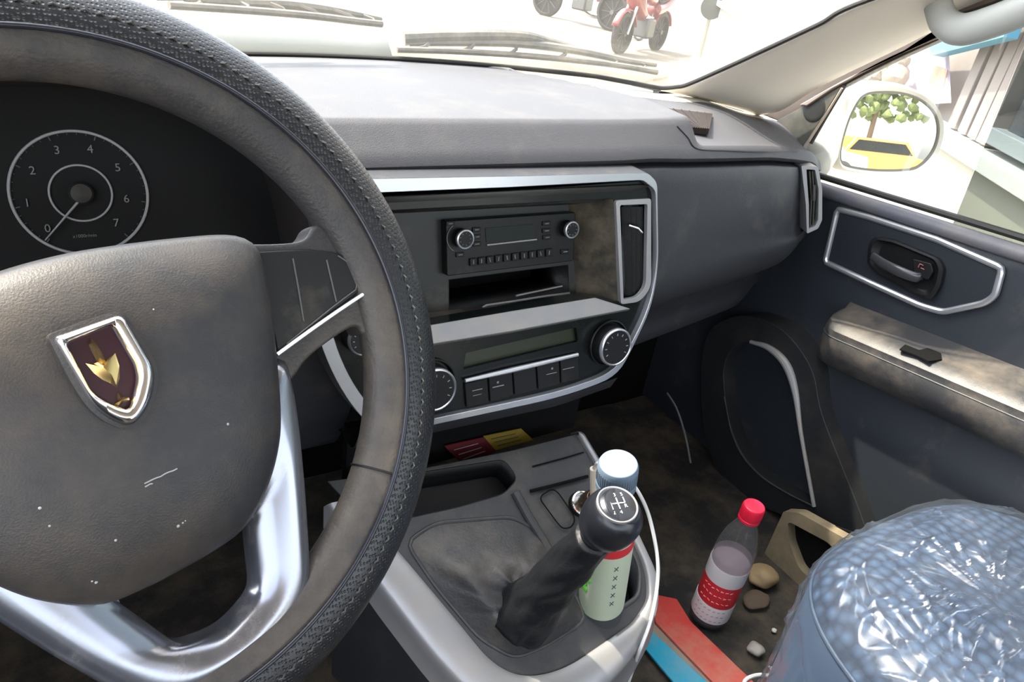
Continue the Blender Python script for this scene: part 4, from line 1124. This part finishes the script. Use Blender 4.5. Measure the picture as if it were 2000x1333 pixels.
# door window frame: seal bands running below the pillar
def band(name, up_px, lo_px, x, m_, th, idx):
    U = [atx(a, b, x) for a, b in up_px]; L1 = [atx(a, b, x) for a, b in lo_px]
    e = idx * .012
    U = catmull(U, 4) + [V((x, .36, .345 - e)), V((x, -.55, .345 - e))]; L1 = catmull(L1, 4) + [V((x, .31, .315 + e)), V((x, -.55, .315 + e))]
    return link(name, plate(U + L1[::-1], (-1, 0, 0), th), m_, bevel=.002)
wf = band('window_frame', [(1480, 222), (1530, 206), (1600, 165), (1700, 116), (1850, 44)], [(1530, 240), (1575, 212), (1640, 172), (1740, 120), (1850, 70)], 1.158, mat('frame_brown', (.05, .038, .03), .5), .02, 0)
wf2 = band('window_seal', [(1560, 205), (1640, 160), (1700, 131), (1850, 60)], [(1575, 208), (1640, 166), (1740, 113), (1850, 66)], 1.152, mat('seal_taupe', (.20, .16, .13), .6), .012, .5)
wf.parent = door; wf2.parent = door
for o_ in (wf, wf2): o_.matrix_parent_inverse = Matrix.Translation(-door.location)
# sail triangle in front of the side glass
tri = rounded([atx(x, y, 1.156) for x, y in [(1500, 245), (1644, 168), (1560, 300)]], [.003, .004, .004])
sail = link('sail_panel', plate(tri, (-1, 0, 0), .015), mat('sail_grey', (.06, .065, .06), .45, dust=(DUST, 9, .55, .3)), door, bevel=.002)
link('sail_speaker', lathe(atx(1590, 212, 1.156), V((-1, 0, 0)), [(.022, -.004), (.022, .0008), (.020, .0014), (.016, .001), (0, .001)], 32), mat('sail_dark', (.018, .02, .02), .5), sail)
link('sail_edge', tube([atx(1650, 166, 1.158), atx(1617, 222, 1.158), atx(1584, 280, 1.158)], .0035, 8), M_rubber, door)
link('sail_edge', tube([atx(1645, 172, 1.152), atx(1612, 226, 1.152), atx(1580, 276, 1.152)], .0018, 8), mat('edge_tan', (.40, .33, .25), .5), door)
# side glass: clear front part, tinted sliding part behind its upright edge
gy = atx(1933, 265, 1.17)
gt, gb = atx(2003, 80, 1.17), atx(1858, 442, 1.17)
struct(link('window_2', strip([[V((1.170, .86, -.32)), V((1.170, gb.y, -.32))], [V((1.165, .80, .0)), V((1.165, gt.y, .0))], [V((1.14, .36, .34)), V((1.14, gt.y - .02, .34))]]), M_sideglass, solid=.003, off=0))
struct(link('window_3', strip([[V((1.176, gb.y, -.33)), V((1.176, -.55, -.25))], [V((1.176, gt.y, gt.z)), V((1.176, -.55, gt.z))], [V((1.146, gt.y - .02, .34)), V((1.146, -.55, .34))]]), M_tint, solid=.003, off=0))
# outer skin of the door and wing, so nothing shines in from below
struct(link('wall_right', box((1.215, -.1, -.65), .03, 2.4, .62), M_paint))
struct(link('wall_right_front', box((1.215, 1.15, -.62), .03, .5, .60), M_paint))

# ------------------------------------------------------------------ grab handle on the pillar
gh = thing('grab_handle', 'pale grey grab handle on the windscreen pillar at the top right', 'grab handle', atx(1850, 60, 1.08))
gx_ = 1.060
hpth = catmull([atx(x, y, gx_ - d_) for x, y, d_ in [(1826, -30, .0), (1832, 10, .015), (1846, 44, .022), (1880, 58, .026), (1940, 42, .026), (2010, 14, .024), (2080, -20, .018), (2120, -60, 0)]], 8)
link('grip', tube(hpth, .0205, 16, prof=[(math.cos(a) * .75, math.sin(a)) for a in [2*PI*k/16 for k in range(16)]], up=V((-.4, -.3, .8))), mat('handle_grey', (.42, .43, .42), .5), gh, angle=180)
link('mount', plate(rounded([atx(x, y, gx_ + .035) for x, y in [(1812, -60), (1820, 20), (1850, 50), (1900, 40), (2130, -60)]], .01), (-1, 0, 0), .02), mat('mount_brown', (.15, .11, .09), .7), gh)
link('screw_cover', tube([atx(1880, 34, gx_ + .01), atx(1940, 14, gx_ + .01), atx(2010, -14, gx_ + .01)], .007, 8), M_rubber, gh)

# ------------------------------------------------------------------ outside mirror
mir = thing('wing_mirror', 'cream-painted wing mirror outside the passenger window', 'wing mirror', (1.30, .84, -.38))
MP = atx(1738, 255, 1.36); MN = V((-.37, -.925, .106)).normalized()
def mp(x, y, d_=0): return onp(x, y, MP + MN * d_, MN)
mo = [(1648, 188), (1668, 170), (1705, 163), (1770, 170), (1815, 192), (1838, 225), (1842, 262), (1828, 305), (1798, 334), (1765, 341), (1700, 340), (1648, 332), (1636, 318), (1636, 280), (1645, 235)]
mi = [(1672, 205), (1688, 186), (1715, 180), (1762, 182), (1800, 196), (1826, 222), (1833, 258), (1822, 296), (1795, 325), (1765, 333), (1705, 333), (1655, 325), (1641, 312), (1643, 282), (1655, 240)]
mo3 = resample(catmull([mp(x, y, .004) for x, y in mo], 6, closed=True), 90); mi3 = align(mo3, resample(catmull([mp(x, y, .0) for x, y in mi], 6, closed=True), 90))
mc = sum(mo3, V()) / 90
bk = -MN
rows = [mi3, [p.lerp(q, .85) + MN * .002 for p, q in zip(mo3, mi3)], [p.lerp(q, .3) + MN * .006 for p, q in zip(mo3, mi3)], mo3, [p + bk * .02 + (p - mc) * .04 for p in mo3], [mc + (p - mc) * .95 + bk * .06 for p in mo3], [mc + (p - mc) * .72 + bk * .095 for p in mo3], [mc + (p - mc) * .35 + bk * .115 for p in mo3], [mc + (p - mc) * .02 + bk * .12 for p in mo3]]
M_mhouse = mat('mirror_paint', (.66, .63, .56), .3, coat=.4)
link('housing', strip(rows, closed_v=True), M_mhouse, mir, angle=50)
link('glass_rim', tube(mi3, .0028, 6, closed=True), mat('rim_olive', (.12, .11, .08), .5), mir)
link('mirror_glass', plate([p - MN * .001 for p in mi3], MN, .003), mat('mirror', (.92, .92, .90), .0, metal=1), mir)
arm_ = [atx(1600, 330, 1.20), atx(1612, 292, 1.20), atx(1640, 240, 1.22), mc + bk * .03 + V((-.04, 0, .0))]
link('arm', tube([V((1.205, .845, -.305)), V((1.24, .862, -.295)), V((1.29, .885, -.275)), V((1.34, .885, -.25))], .040, 16), M_mhouse, mir, angle=180)

# ------------------------------------------------------------------ wipers and cowl outside
M_wip = mat('wiper_black', (.05, .05, .05), .5, dust=(DUST, 12, .5, .5))
def wiper(name, label, blade, bow, armp):
    t = thing(name, label, 'wiper', onglass(*armp[0], .03), 'windscreen wipers')
    link('rubber_blade', tube(catmull([onglass(x, y, .010) for x, y in blade], 8), .0045, 8), M_wip, t)
    link('bridge', tube(catmull([onglass(x, y, .026) for x, y in bow], 8), lambda q: .0035 + .003 * math.sin(PI * q), 8), M_wip, t)
    for f in (.08, .25, .42, .58, .75, .92):
        Bl = catmull([onglass(x, y, .012) for x, y in blade], 8); Bo = catmull([onglass(x, y, .024) for x, y in bow], 8)
        a, b = Bl[int(f * (len(Bl) - 1))], Bo[int(min(.97, f * 1.0) * (len(Bo) - 1))]
        link('claw', tube([a, a.lerp(b, .5) + V((.006, 0, 0)), b], .003, 6), M_wip, t)
    link('arm', tube(catmull([onglass(x, y, .036) for x, y in armp], 8), lambda q: .011 - .005 * q, 10), M_wip, t)
wiper('windscreen_wiper', 'dark wiper lying in front of the motorcycles, right of the other wiper', [(776, 97), (900, 101), (1050, 111), (1200, 127), (1284, 141)], [(800, 86), (900, 84), (1010, 85), (1120, 98), (1220, 118), (1282, 127)], [(790, 74), (880, 70), (1010, 70), (1070, 82), (1130, 98)])
wiper('windscreen_wiper', 'dark wiper at the upper left of the windscreen beside the steering wheel rim', [(330, 10), (480, 20), (600, 30), (700, 42), (746, 47)], [(360, 0), (470, 6), (560, 9), (650, 20), (744, 38)], [(300, -20), (420, -14), (520, -2), (600, 14)])
cowl = thing('cowl_panel', 'grey plastic cowl panel at the foot of the windscreen outside', 'cowl', (.3, 1.2, -.22))
cy = lambda x: yb(x) + .03
XC = [-.34 + 1.24 * i / 24 for i in range(25)]
bm = strip([[V((x, cy(x) - .01, -.222)) for x in XC], [V((x, cy(x) + .05, -.228)) for x in XC]])
link('front_ledge', bm, mat('cowl_cream', (.60, .60, .48), .5), cowl, solid=.01)
cwx = [-.34 + i * (.84 / 20) for i in range(21)]
link('grille', strip([[V((x, cy(x) + .055, -.222)) for x in cwx], [V((x, cy(x) + .08, -.198)) for x in cwx], [V((x, cy(x) + .13, -.200)) for x in cwx]]), mat('cowl_grey', (.22, .23, .22), .6), cowl, solid=.01)
hood = link('car_bonnet', strip([[V((x, cy(x) + .15, -.240)) for x in XC], [V((x, cy(x) + .30, -.36)) for x in XC], [V((x, cy(x) + .42, -.52)) for x in XC]]), M_paint, solid=.01)
tag(hood, 'short pale van bonnet beyond the wipers', 'bonnet')

# ------------------------------------------------------------------ passenger seat
seat = thing('passenger_seat', 'blue-grey quilted passenger seat wrapped in crinkled clear plastic film', 'car seat', (.88, .05, -.90))
SC = V((.895, .045)); SA, SB = .242, .295
def seat_pt(u, v, off=0, h=.0):
    """u angle 0..1, v 0 (centre top) .. 1 (bottom edge)"""
    a = 2 * PI * u; n = 3.2
    c, s = math.cos(a), math.sin(a)
    r = (abs(c) ** n + abs(s) ** n) ** (-1 / n)
    if v < .62: f = v / .62 * .86; z = -.588 - .010 * f ** 2 - .012 * f ** 6; g = f
    else:
        q = (v - .62) / .38
        if q < .4: t = q / .4 * PI / 2; g = .86 + .14 * math.sin(t); z = -.610 - .055 * (1 - math.cos(t))
        else: g = 1.0 - .03 * (q - .4); z = -.665 - (q - .4) / .6 * .225
    g2 = g + off
    return V((SC.x + SA * r * c * g2, SC.y + SB * r * s * g2, z + h + .012 * (s * .3)))
M_seat = mat('seat_fabric', (.060, .105, .185), .8)
nt = M_seat.node_tree; N = nt.nodes; Lk = nt.links
tc = N.new('ShaderNodeTexCoord'); vo = N.new('ShaderNodeTexVoronoi'); vo.inputs['Scale'].default_value = 62; vo.inputs['Randomness'].default_value = .35
Lk.new(tc.outputs['Object'], vo.inputs['Vector'])
cr = N.new('ShaderNodeMapRange'); cr.inputs['From Min'].default_value = .1; cr.inputs['From Max'].default_value = .6; cr.inputs['To Min'].default_value = 0; cr.inputs['To Max'].default_value = 1
Lk.new(vo.outputs['Distance'], cr.inputs[0])
mx = N.new('ShaderNodeMix'); mx.data_type = 'RGBA'; mx.inputs[6].default_value = (.040, .066, .110, 1); mx.inputs[7].default_value = (.008, .015, .032, 1)
Lk.new(cr.outputs[0], mx.inputs[0]); Lk.new(mx.outputs[2], N['Principled BSDF'].inputs['Base Color'])
b = N.new('ShaderNodeBump'); b.inputs['Strength'].default_value = .6; b.inputs['Distance'].default_value = .004; b.invert = True
Lk.new(vo.outputs['Distance'], b.inputs['Height']); Lk.new(b.outputs[0], N['Principled BSDF'].inputs['Normal'])
NV = 40; NU = 120
rows = [[seat_pt(u / NU, v / NV) for u in range(NU)] for v in range(1, NV + 1)]
cu = link('cushion', strip(rows[:30], closed_v=True, caps=True), M_seat, seat, angle=80)
link('side_band', strip(rows[29:], closed_v=True), mat('band_blue', (.040, .062, .105), .75), seat, angle=180)
tk = [seat_pt(u / NU, .75, .002, .002) for u in range(NU)]
link('welt', tube(tk, .0028, 8, closed=True), mat('welt_blue', (.02, .035, .06), .6), cu)
# crinkled film: fine mesh with creases fanning out from a few gathers
M_film = glassy('plastic_film', (.93, .96, 1.0), 1.3, diffuse=.045, dcol=(.62, .72, .85), rough=.22, bump=(9, 1))
gath = [(V((.845, .165)), 1.0), (V((.70, .12)), .7), (V((.80, .31)), .6), (V((.98, .12)), .6), (V((.66, .0)), .8)]
def film_h(p):
    q = V((p.x * 1.0, p.y * 1.0, p.z)); h = 0
    for c, w_ in gath:
        dx, dy = p.x - c.x, p.y - c.y; r = math.hypot(dx, dy) + 1e-4; a = math.atan2(dy, dx)
        cr_ = noise.noise(V((a * 3.6 + 13 * c.x, r * 4, c.y * 9)))
        ridge = (1 - abs(cr_) * 7)
        if ridge > 0: h += .0075 * w_ * ridge ** 1.5 * math.exp(-((r - .075) / .06) ** 2)
    k = noise.noise(V((q.x * 5 + q.y * 13, q.y * 4 - q.x * 9, q.z * 9))); h += .0052 * max(0, 1 - abs(k) * 9) ** 1.5
    k = noise.noise(V((q.x * 3 - q.y * 9 + 7, q.y * 6 + q.x * 12, q.z * 12 + 3))); h += .0030 * max(0, 1 - abs(k) * 11) ** 1.5
    h += .0012 * noise.noise(q * 9)
    return h
rows = []; FV, FU_ = 150, 520
for v in range(1, FV + 1):
    vv = .01 + .985 * v / FV; row = []
    for u in range(FU_):
        p = seat_pt(u / FU_, vv, .012, .005); h = film_h(p)
        out = V(((p.x - SC.x) / SA, (p.y - SC.y) / SB, 0)); 
        k = sstep(.5, .9, vv)
        n_ = (V((0, 0, 1)) * (1 - k) + out.normalized() * k)
        row.append(p + n_ * h)
    rows.append(row)
link('plastic_film', strip(rows, closed_v=True), M_film, seat, angle=180)

# ------------------------------------------------------------------ street outside
GZ = -1.42
M_ground = mat('concrete', (.55, .52, .45), .9, mott=.12)
gm = [[V((x, y, GZ)) for x in [-60 + 130 * i / 20 for i in range(21)]] for y in [-60 + 130 * j / 20 for j in range(21)]]
bm = strip(gm)
g_ = link('ground', bm, M_ground); g_['kind'] = 'structure'
dirt = []
M_dirt = mat('tan_dirt', (.11, .095, .075), .95, dust=((.22, .19, .15), 1.2, .5, .7))
dirt_px = [(1362, 78), (1400, 20), (1440, -40), (1900, -60), (1900, 60), (1640, 140), (1400, 190), (1330, 170)]
o = link('floor_dirt', plate(rounded([atz(x, y, GZ + .012) for x, y in dirt_px], .8), (0, 0, 1), .012), M_dirt); struct(o)

def gpt(px, py, z=GZ): return atz(px, py, z)
def motorcycle(name, label, P, Q, m_body, flip=1, s=1.0):
    """P rear wheel contact, Q front wheel contact"""
    f = (Q - P); L_ = f.length; f.normalize(); up = V((0, 0, 1)); sd_ = up.cross(f)
    def pt(a, h, w_=0): return P + f * (a * L_) + up * (h * L_ / 1.28) + sd_ * (w_ * L_ / 1.28)
    k = L_ / 1.28
    t = thing(name, label, 'motorcycle', (P + Q) / 2)
    for a in (0, 1):
        wv = link('wheel', lathe(pt(a, .29) - sd_ * .045 * k, sd_, [(.24 * k, 0), (.285 * k, .012 * k), (.295 * k, .045 * k), (.285 * k, .078 * k), (.24 * k, .09 * k), (.235 * k, .07 * k), (.235 * k, .02 * k)], 28), mat('tyre', (.035, .03, .028), .8), t, angle=50)
        bm = B()
        for i in range(10):
            an = 2*PI*i/10; e = f * math.cos(an) + up * math.sin(an); tube([pt(a, .29) + e * .03 * k, pt(a, .29) + e * .235 * k], .006 * k, 5, bm=bm)
        lathe(pt(a, .29) - sd_ * .05 * k, sd_, [(.035 * k, 0), (.035 * k, .1 * k)], 14, bm=bm)
        link('spokes', bm, mat('spoke_grey', (.10, .09, .085), .5), wv)
        link('mudguard', tube([pt(a, .29) + (f * math.cos(x) + up * math.sin(x)) * .325 * k for x in [math.radians(d_) for d_ in range(20, 165, 12)]], .055 * k, 8, prof=[(math.cos(z) * 1.0, math.sin(z) * .35) for z in [2*PI*q/10 for q in range(10)]], up=lambda i: V((0, 0, 1))), m_body, t, angle=180)
    link('fork', tube([pt(1, .29, .07), pt(.86, .75, .07), pt(.80, .98, .05)], .022 * k, 8), M_silver, t)
    link('fork', tube([pt(1, .29, -.07), pt(.86, .75, -.07), pt(.80, .98, -.05)], .022 * k, 8), M_silver, t)
    link('handlebar', tube(catmull([pt(.66, 1.04, .36), pt(.76, 1.03, .2), pt(.80, .98, 0), pt(.76, 1.03, -.2), pt(.66, 1.04, -.36)], 5), .014 * k, 8), M_black, t)
    link('fuel_tank', tube(catmull([pt(.36, .74), pt(.50, .82), pt(.66, .84), pt(.76, .76)], 5), lambda q: (.06 + .085 * math.sin(PI * min(1, q * .9 + .08))) * k, 14), m_body, t, angle=180)
    link('fairing', tube(catmull([pt(.60, .55), pt(.78, .68), pt(.86, .86), pt(.84, 1.02)], 5), lambda q: (.10 + .05 * math.sin(PI * q)) * k, 14), m_body, t, angle=180)
    link('seat', tube(catmull([pt(-.10, .84), pt(.05, .80), pt(.22, .76), pt(.38, .78)], 5), lambda q: .10 * k * (.75 + .25 * math.sin(PI * q)), 12, prof=[(math.cos(z), math.sin(z) * .5) for z in [2*PI*q/12 for q in range(12)]], up=V((0, 0, 1))), M_black, t, angle=180)
    link('tail', tube(catmull([pt(-.24, .80), pt(-.10, .72), pt(.10, .64), pt(.30, .62)], 5), lambda q: (.05 + .06 * q) * k, 12), m_body, t, angle=180)
    link('engine', box(pt(.46, .36), .26 * k, .26 * k, .28 * k, X=f, Y=sd_, Z=up), mat('engine_grey', (.12, .12, .12), .4, metal=.5), t, bevel=.03)
    link('exhaust', tube(catmull([pt(.52, .22, -.13), pt(.30, .16, -.15), pt(-.12, .26, -.17)], 5), lambda q: (.025 + .025 * q) * k, 10), M_chrome, t)
    link('headlight', lathe(pt(.88, .88), f, [(.08 * k, -.06 * k), (.095 * k, .0), (.085 * k, .03 * k), (0, .045 * k)], 20), mat('headlight', (.8, .8, .75), .15), t)
    for w_ in (.22, -.22):
        mm_ = link('mirror', lathe(pt(.74, 1.20, w_), f * -1, [(.05 * k, -.01), (.055 * k, .01), (0, .012)], 16), M_black, t)
        link('stalk', tube([pt(.74, 1.20, w_), pt(.74, 1.02, w_ * .8)], .007 * k, 6), M_black, mm_)
    return t
M_mred = mat('bike_red', (.42, .035, .03), .25, coat=.5); M_mred2 = mat('bike_maroon', (.22, .03, .03), .3, coat=.5)
motorcycle('motorcycle', 'red motorcycle parked outside, its front wheel at the far left of the pair', gpt(1190, 62), gpt(1064, 32), M_mred)
motorcycle('motorcycle', 'dark red motorcycle parked outside, nearer the right-hand wiper tip', gpt(1208, 106) + V((1.12, .50, 0)), gpt(1208, 106), M_mred2)
# white sacks beside the bikes
def lump(name, label, cat, px, py, r, m_, sq=(1, 1, .8)):
    c = gpt(px, py) + V((0, 0, r * sq[2] * .9)); bm = B(); bmesh.ops.create_icosphere(bm, subdivisions=4, radius=r)
    for v in bm.verts:
        k = 1 + .22 * noise.noise(v.co / r * 1.6 + V((px, 0, 0))); v.co = V((v.co.x * sq[0] * k, v.co.y * sq[1] * k, v.co.z * sq[2] * k)) + c
    return tag(link(name, bm, m_, angle=180), label, cat)
lump('sack', 'white plastic sack on the ground to the right of the motorcycles', 'sack', 1455, 92, .42, mat('sack_white', (.75, .74, .68), .6), (1, 1, 1.1))
lump('sack', 'small cream sack between the white sack and the motorcycles', 'sack', 1395, 100, .26, mat('sack_cream', (.68, .62, .48), .6), (1, 1, .8))
bk_ = thing('street_sign', 'low dark round sign on a thin stand beside the motorcycles', 'sign', gpt(1366, 112))
pp = gpt(1366, 112)
link('post', tube([pp, pp + V((0, 0, .62))], .03, 8), mat('post_grey', (.3, .28, .24), .6), bk_)
link('sign_disc', lathe(pp + V((0, 0, .72)), (-pp).normalized(), [(.17, -.02), (.17, .02), (0, .025)], 28), mat('disc_dark', (.06, .06, .05), .5), bk_)

# building on the passenger side
b0_, b1_ = V((3.92, 2.03, 0)), V((3.44, 1.41, 0)); bd_ = (b0_ - b1_).normalized(); BN = V((-bd_.y, bd_.x, 0)); BN = BN if BN.x < 0 else -BN
def bw(px, py, d_=0): return onp(px, py, b0_ + BN * d_, BN)
M_wall = mat('wall_beige', (.42, .41, .34), .85, mott=.06)
def wallbox(s0, s1, za, zb_, d_, th, m_, name, parent=None, bev=.004):
    c = b0_ + bd_ * ((s0 + s1) / 2) + BN * (d_ - th / 2); c.z = (za + zb_) / 2
    return link(name, box(c, abs(s1 - s0), th, zb_ - za, X=bd_, Y=BN, Z=V((0, 0, 1))), m_, parent, bevel=bev)
bld = thing('building', 'beige building with ribbed upper wall seen through the passenger window', 'building', b0_ + V((.3, 0, GZ)))
wallbox(-1.7, 9, GZ, -.62, 0, .3, M_wall, 'lower_wall', bld)
wallbox(-1.7, 9, -.62, 3.2, -.10, .3, mat('upper_wall', (.27, .24, .22), .85, mott=.08), 'upper_wall', bld)
wallbox(-1.7, 9, -.66, -.59, .07, .22, mat('ledge_white', (.72, .72, .68), .6), 'ledge', bld)
def sof(px, py): return (bw(px, py) - b0_).dot(bd_)
for px in (1868, 1894, 1918, 1940):
    s_ = sof(px, 200); wallbox(s_ - .045, s_ + .045, -.58, 3.0, -.02, .10, mat('rib_taupe', (.20, .175, .16), .8), 'pilaster', bld)
s_ = sof(1972, 200)
wdw = wallbox(-1.66, s_ + .03, -.50, 1.3, -.06, .05, mat('window_dark', (.025, .035, .05), .1), 'window', bld)
wallbox(-1.66, s_ + .07, -.56, -.49, .0, .12, mat('window_sill', (.35, .38, .40), .5), 'window_sill', bld)
# poster board and blue awning
def bquad(name, pts, d_, m_, th=.02, parent=bld): return link(name, plate([bw(x, y, d_) for x, y in pts], BN, th), m_, parent)
po = bquad('poster', [(1772, 98), (1845, 70), (1850, 200), (1770, 205)], .03, mat('poster_pale', (.42, .38, .46), .6), parent=None)
tag(po, 'pale poster with an orange patch on the wall above the wing mirror', 'poster')
pc = bquad('orange_patch', [(1828, 128), (1850, 136), (1842, 172), (1812, 160)], .034, mat('patch_orange', (.45, .20, .13), .6), .004, None); pc.parent = po
pc = bquad('dark_patch', [(1808, 172), (1828, 180), (1826, 194), (1806, 188)], .034, mat('patch_grey', (.2, .2, .22), .6), .004, None); pc.parent = po
aw = bquad('sign_board', [(1800, 40), (1990, 0), (1960, 72), (1820, 108)], .10, mat('sign_blue', (.07, .26, .38), .5), .06, None)
tag(aw, 'light blue sign board above the poster, just under the grab handle', 'sign')
rub = thing('rubble_heap', 'heap of pale rubble along the wall foot between pillar and wing mirror', 'rubble', bw(1700, 160))
rub['kind'] = 'stuff'
for i in range(26):
    px, py = 1650 + i * 4.4 + rr.random() * 6, 178 - i * 2.6 + rr.random() * 34; c = bw(px, py, .15); bm = B(); bmesh.ops.create_icosphere(bm, subdivisions=2, radius=.035 + .045 * rr.random())
    for v in bm.verts: v.co = v.co * (1 + .3 * noise.noise(v.co * 9 + V((i, 0, 0)))) + c
    link('rubble', bm, mat('rubble_tan', (.34, .29, .23), .9, mott=.3), rub, angle=20)

# street behind the car, seen in the wing mirror
M_leaf = mat('foliage', (.10, .13, .04), .8, mott=.4); M_trunk = mat('bark', (.12, .08, .05), .9)
def tree(x, y, h, label):
    t = thing('street_tree', label, 'tree', (x, y, GZ), 'trees along the street behind')
    link('trunk', tube([V((x, y, GZ)), V((x + .1, y, GZ + h * .5))], .12, 10), M_trunk, t)
    bm = B()
    for i in range(320):
        a, b, r = rr.random() * 6.28, (rr.random() - .5) * 2, rr.random() ** .5
        c = V((x + math.cos(a) * r * h * .35, y + math.sin(a) * r * h * .35, GZ + h * .65 + b * h * .26))
        q = bmesh.ops.create_icosphere(bm, subdivisions=1, radius=h * .032)
        for v in q['verts']: v.co = v.co * (1 + .6 * noise.noise(v.co * 5 + c)) + c
    link('crown', bm, M_leaf, t, angle=20)
for i, (x, y, h) in enumerate([(0, -36, 6), (6.5, -33, 4.8), (11, -38, 6.5), (15.5, -34, 5), (20, -40, 7), (3.5, -40, 6)]):
    tree(x, y, h, 'street tree %s, seen in the wing mirror' % ['leftmost in the row', 'low-crowned and right behind the orange car', 'tall and right of the orange car', 'x', 'tallest of all at the far right', 'farthest back behind the white car'][i] if i != 3 else 'short street tree between its neighbours near the right end in the wing mirror')
def vehicle(name, label, x, y, L_, Wd, Hh, m_, yaw):
    t = thing(name, label, 'vehicle', (x, y, GZ))
    f = V((math.cos(yaw), math.sin(yaw), 0)); s_ = V((-f.y, f.x, 0)); c = V((x, y, GZ))
    prof = [(-.5, .18), (-.5, .60), (-.42, .66), (-.34, 1.0), (.18, 1.0), (.30, .64), (.48, .56), (.5, .18)]
    bm = B(); A1 = [c + f * a * L_ + V((0, 0, b * Hh)) + s_ * Wd / 2 for a, b in prof]; plate(A1, s_, Wd, bm=bm); link('body', bm, m_, t, bevel=.06)
    pr = [(-.38, .68), (-.31, .94), (.15, .94), (.25, .68)]
    link('side_glass', plate([c + f * a * L_ + V((0, 0, b * Hh)) + s_ * (Wd / 2 + .01) for a, b in pr], s_, Wd + .02), M_blackg, t)
    for a in (-.3, .3):
        for w_ in (-.5, .5): link('wheel', lathe(c + f * a * L_ + s_ * (w_ * Wd - .08) + V((0, 0, .32)), s_, [(.32, 0), (.32, .16)], 24), mat('tyre', (0, 0, 0)), t)
vehicle('parked_car', 'white car parked on the street behind, seen in the mirror', 3.2, -24, 4.2, 1.7, 1.5, mat('car_white', (.7, .7, .7), .3), .2)
vehicle('parked_car', 'orange car parked on the street behind, seen in the mirror', 9.4, -30, 4.2, 1.7, 1.5, mat('car_orange', (.65, .22, .05), .3), -.3)
vehicle('parked_car', 'silver car parked farther along the street behind, seen in the mirror', 6.0, -26, 4.2, 1.7, 1.5, mat('car_silver', (.45, .45, .47), .3), .1)
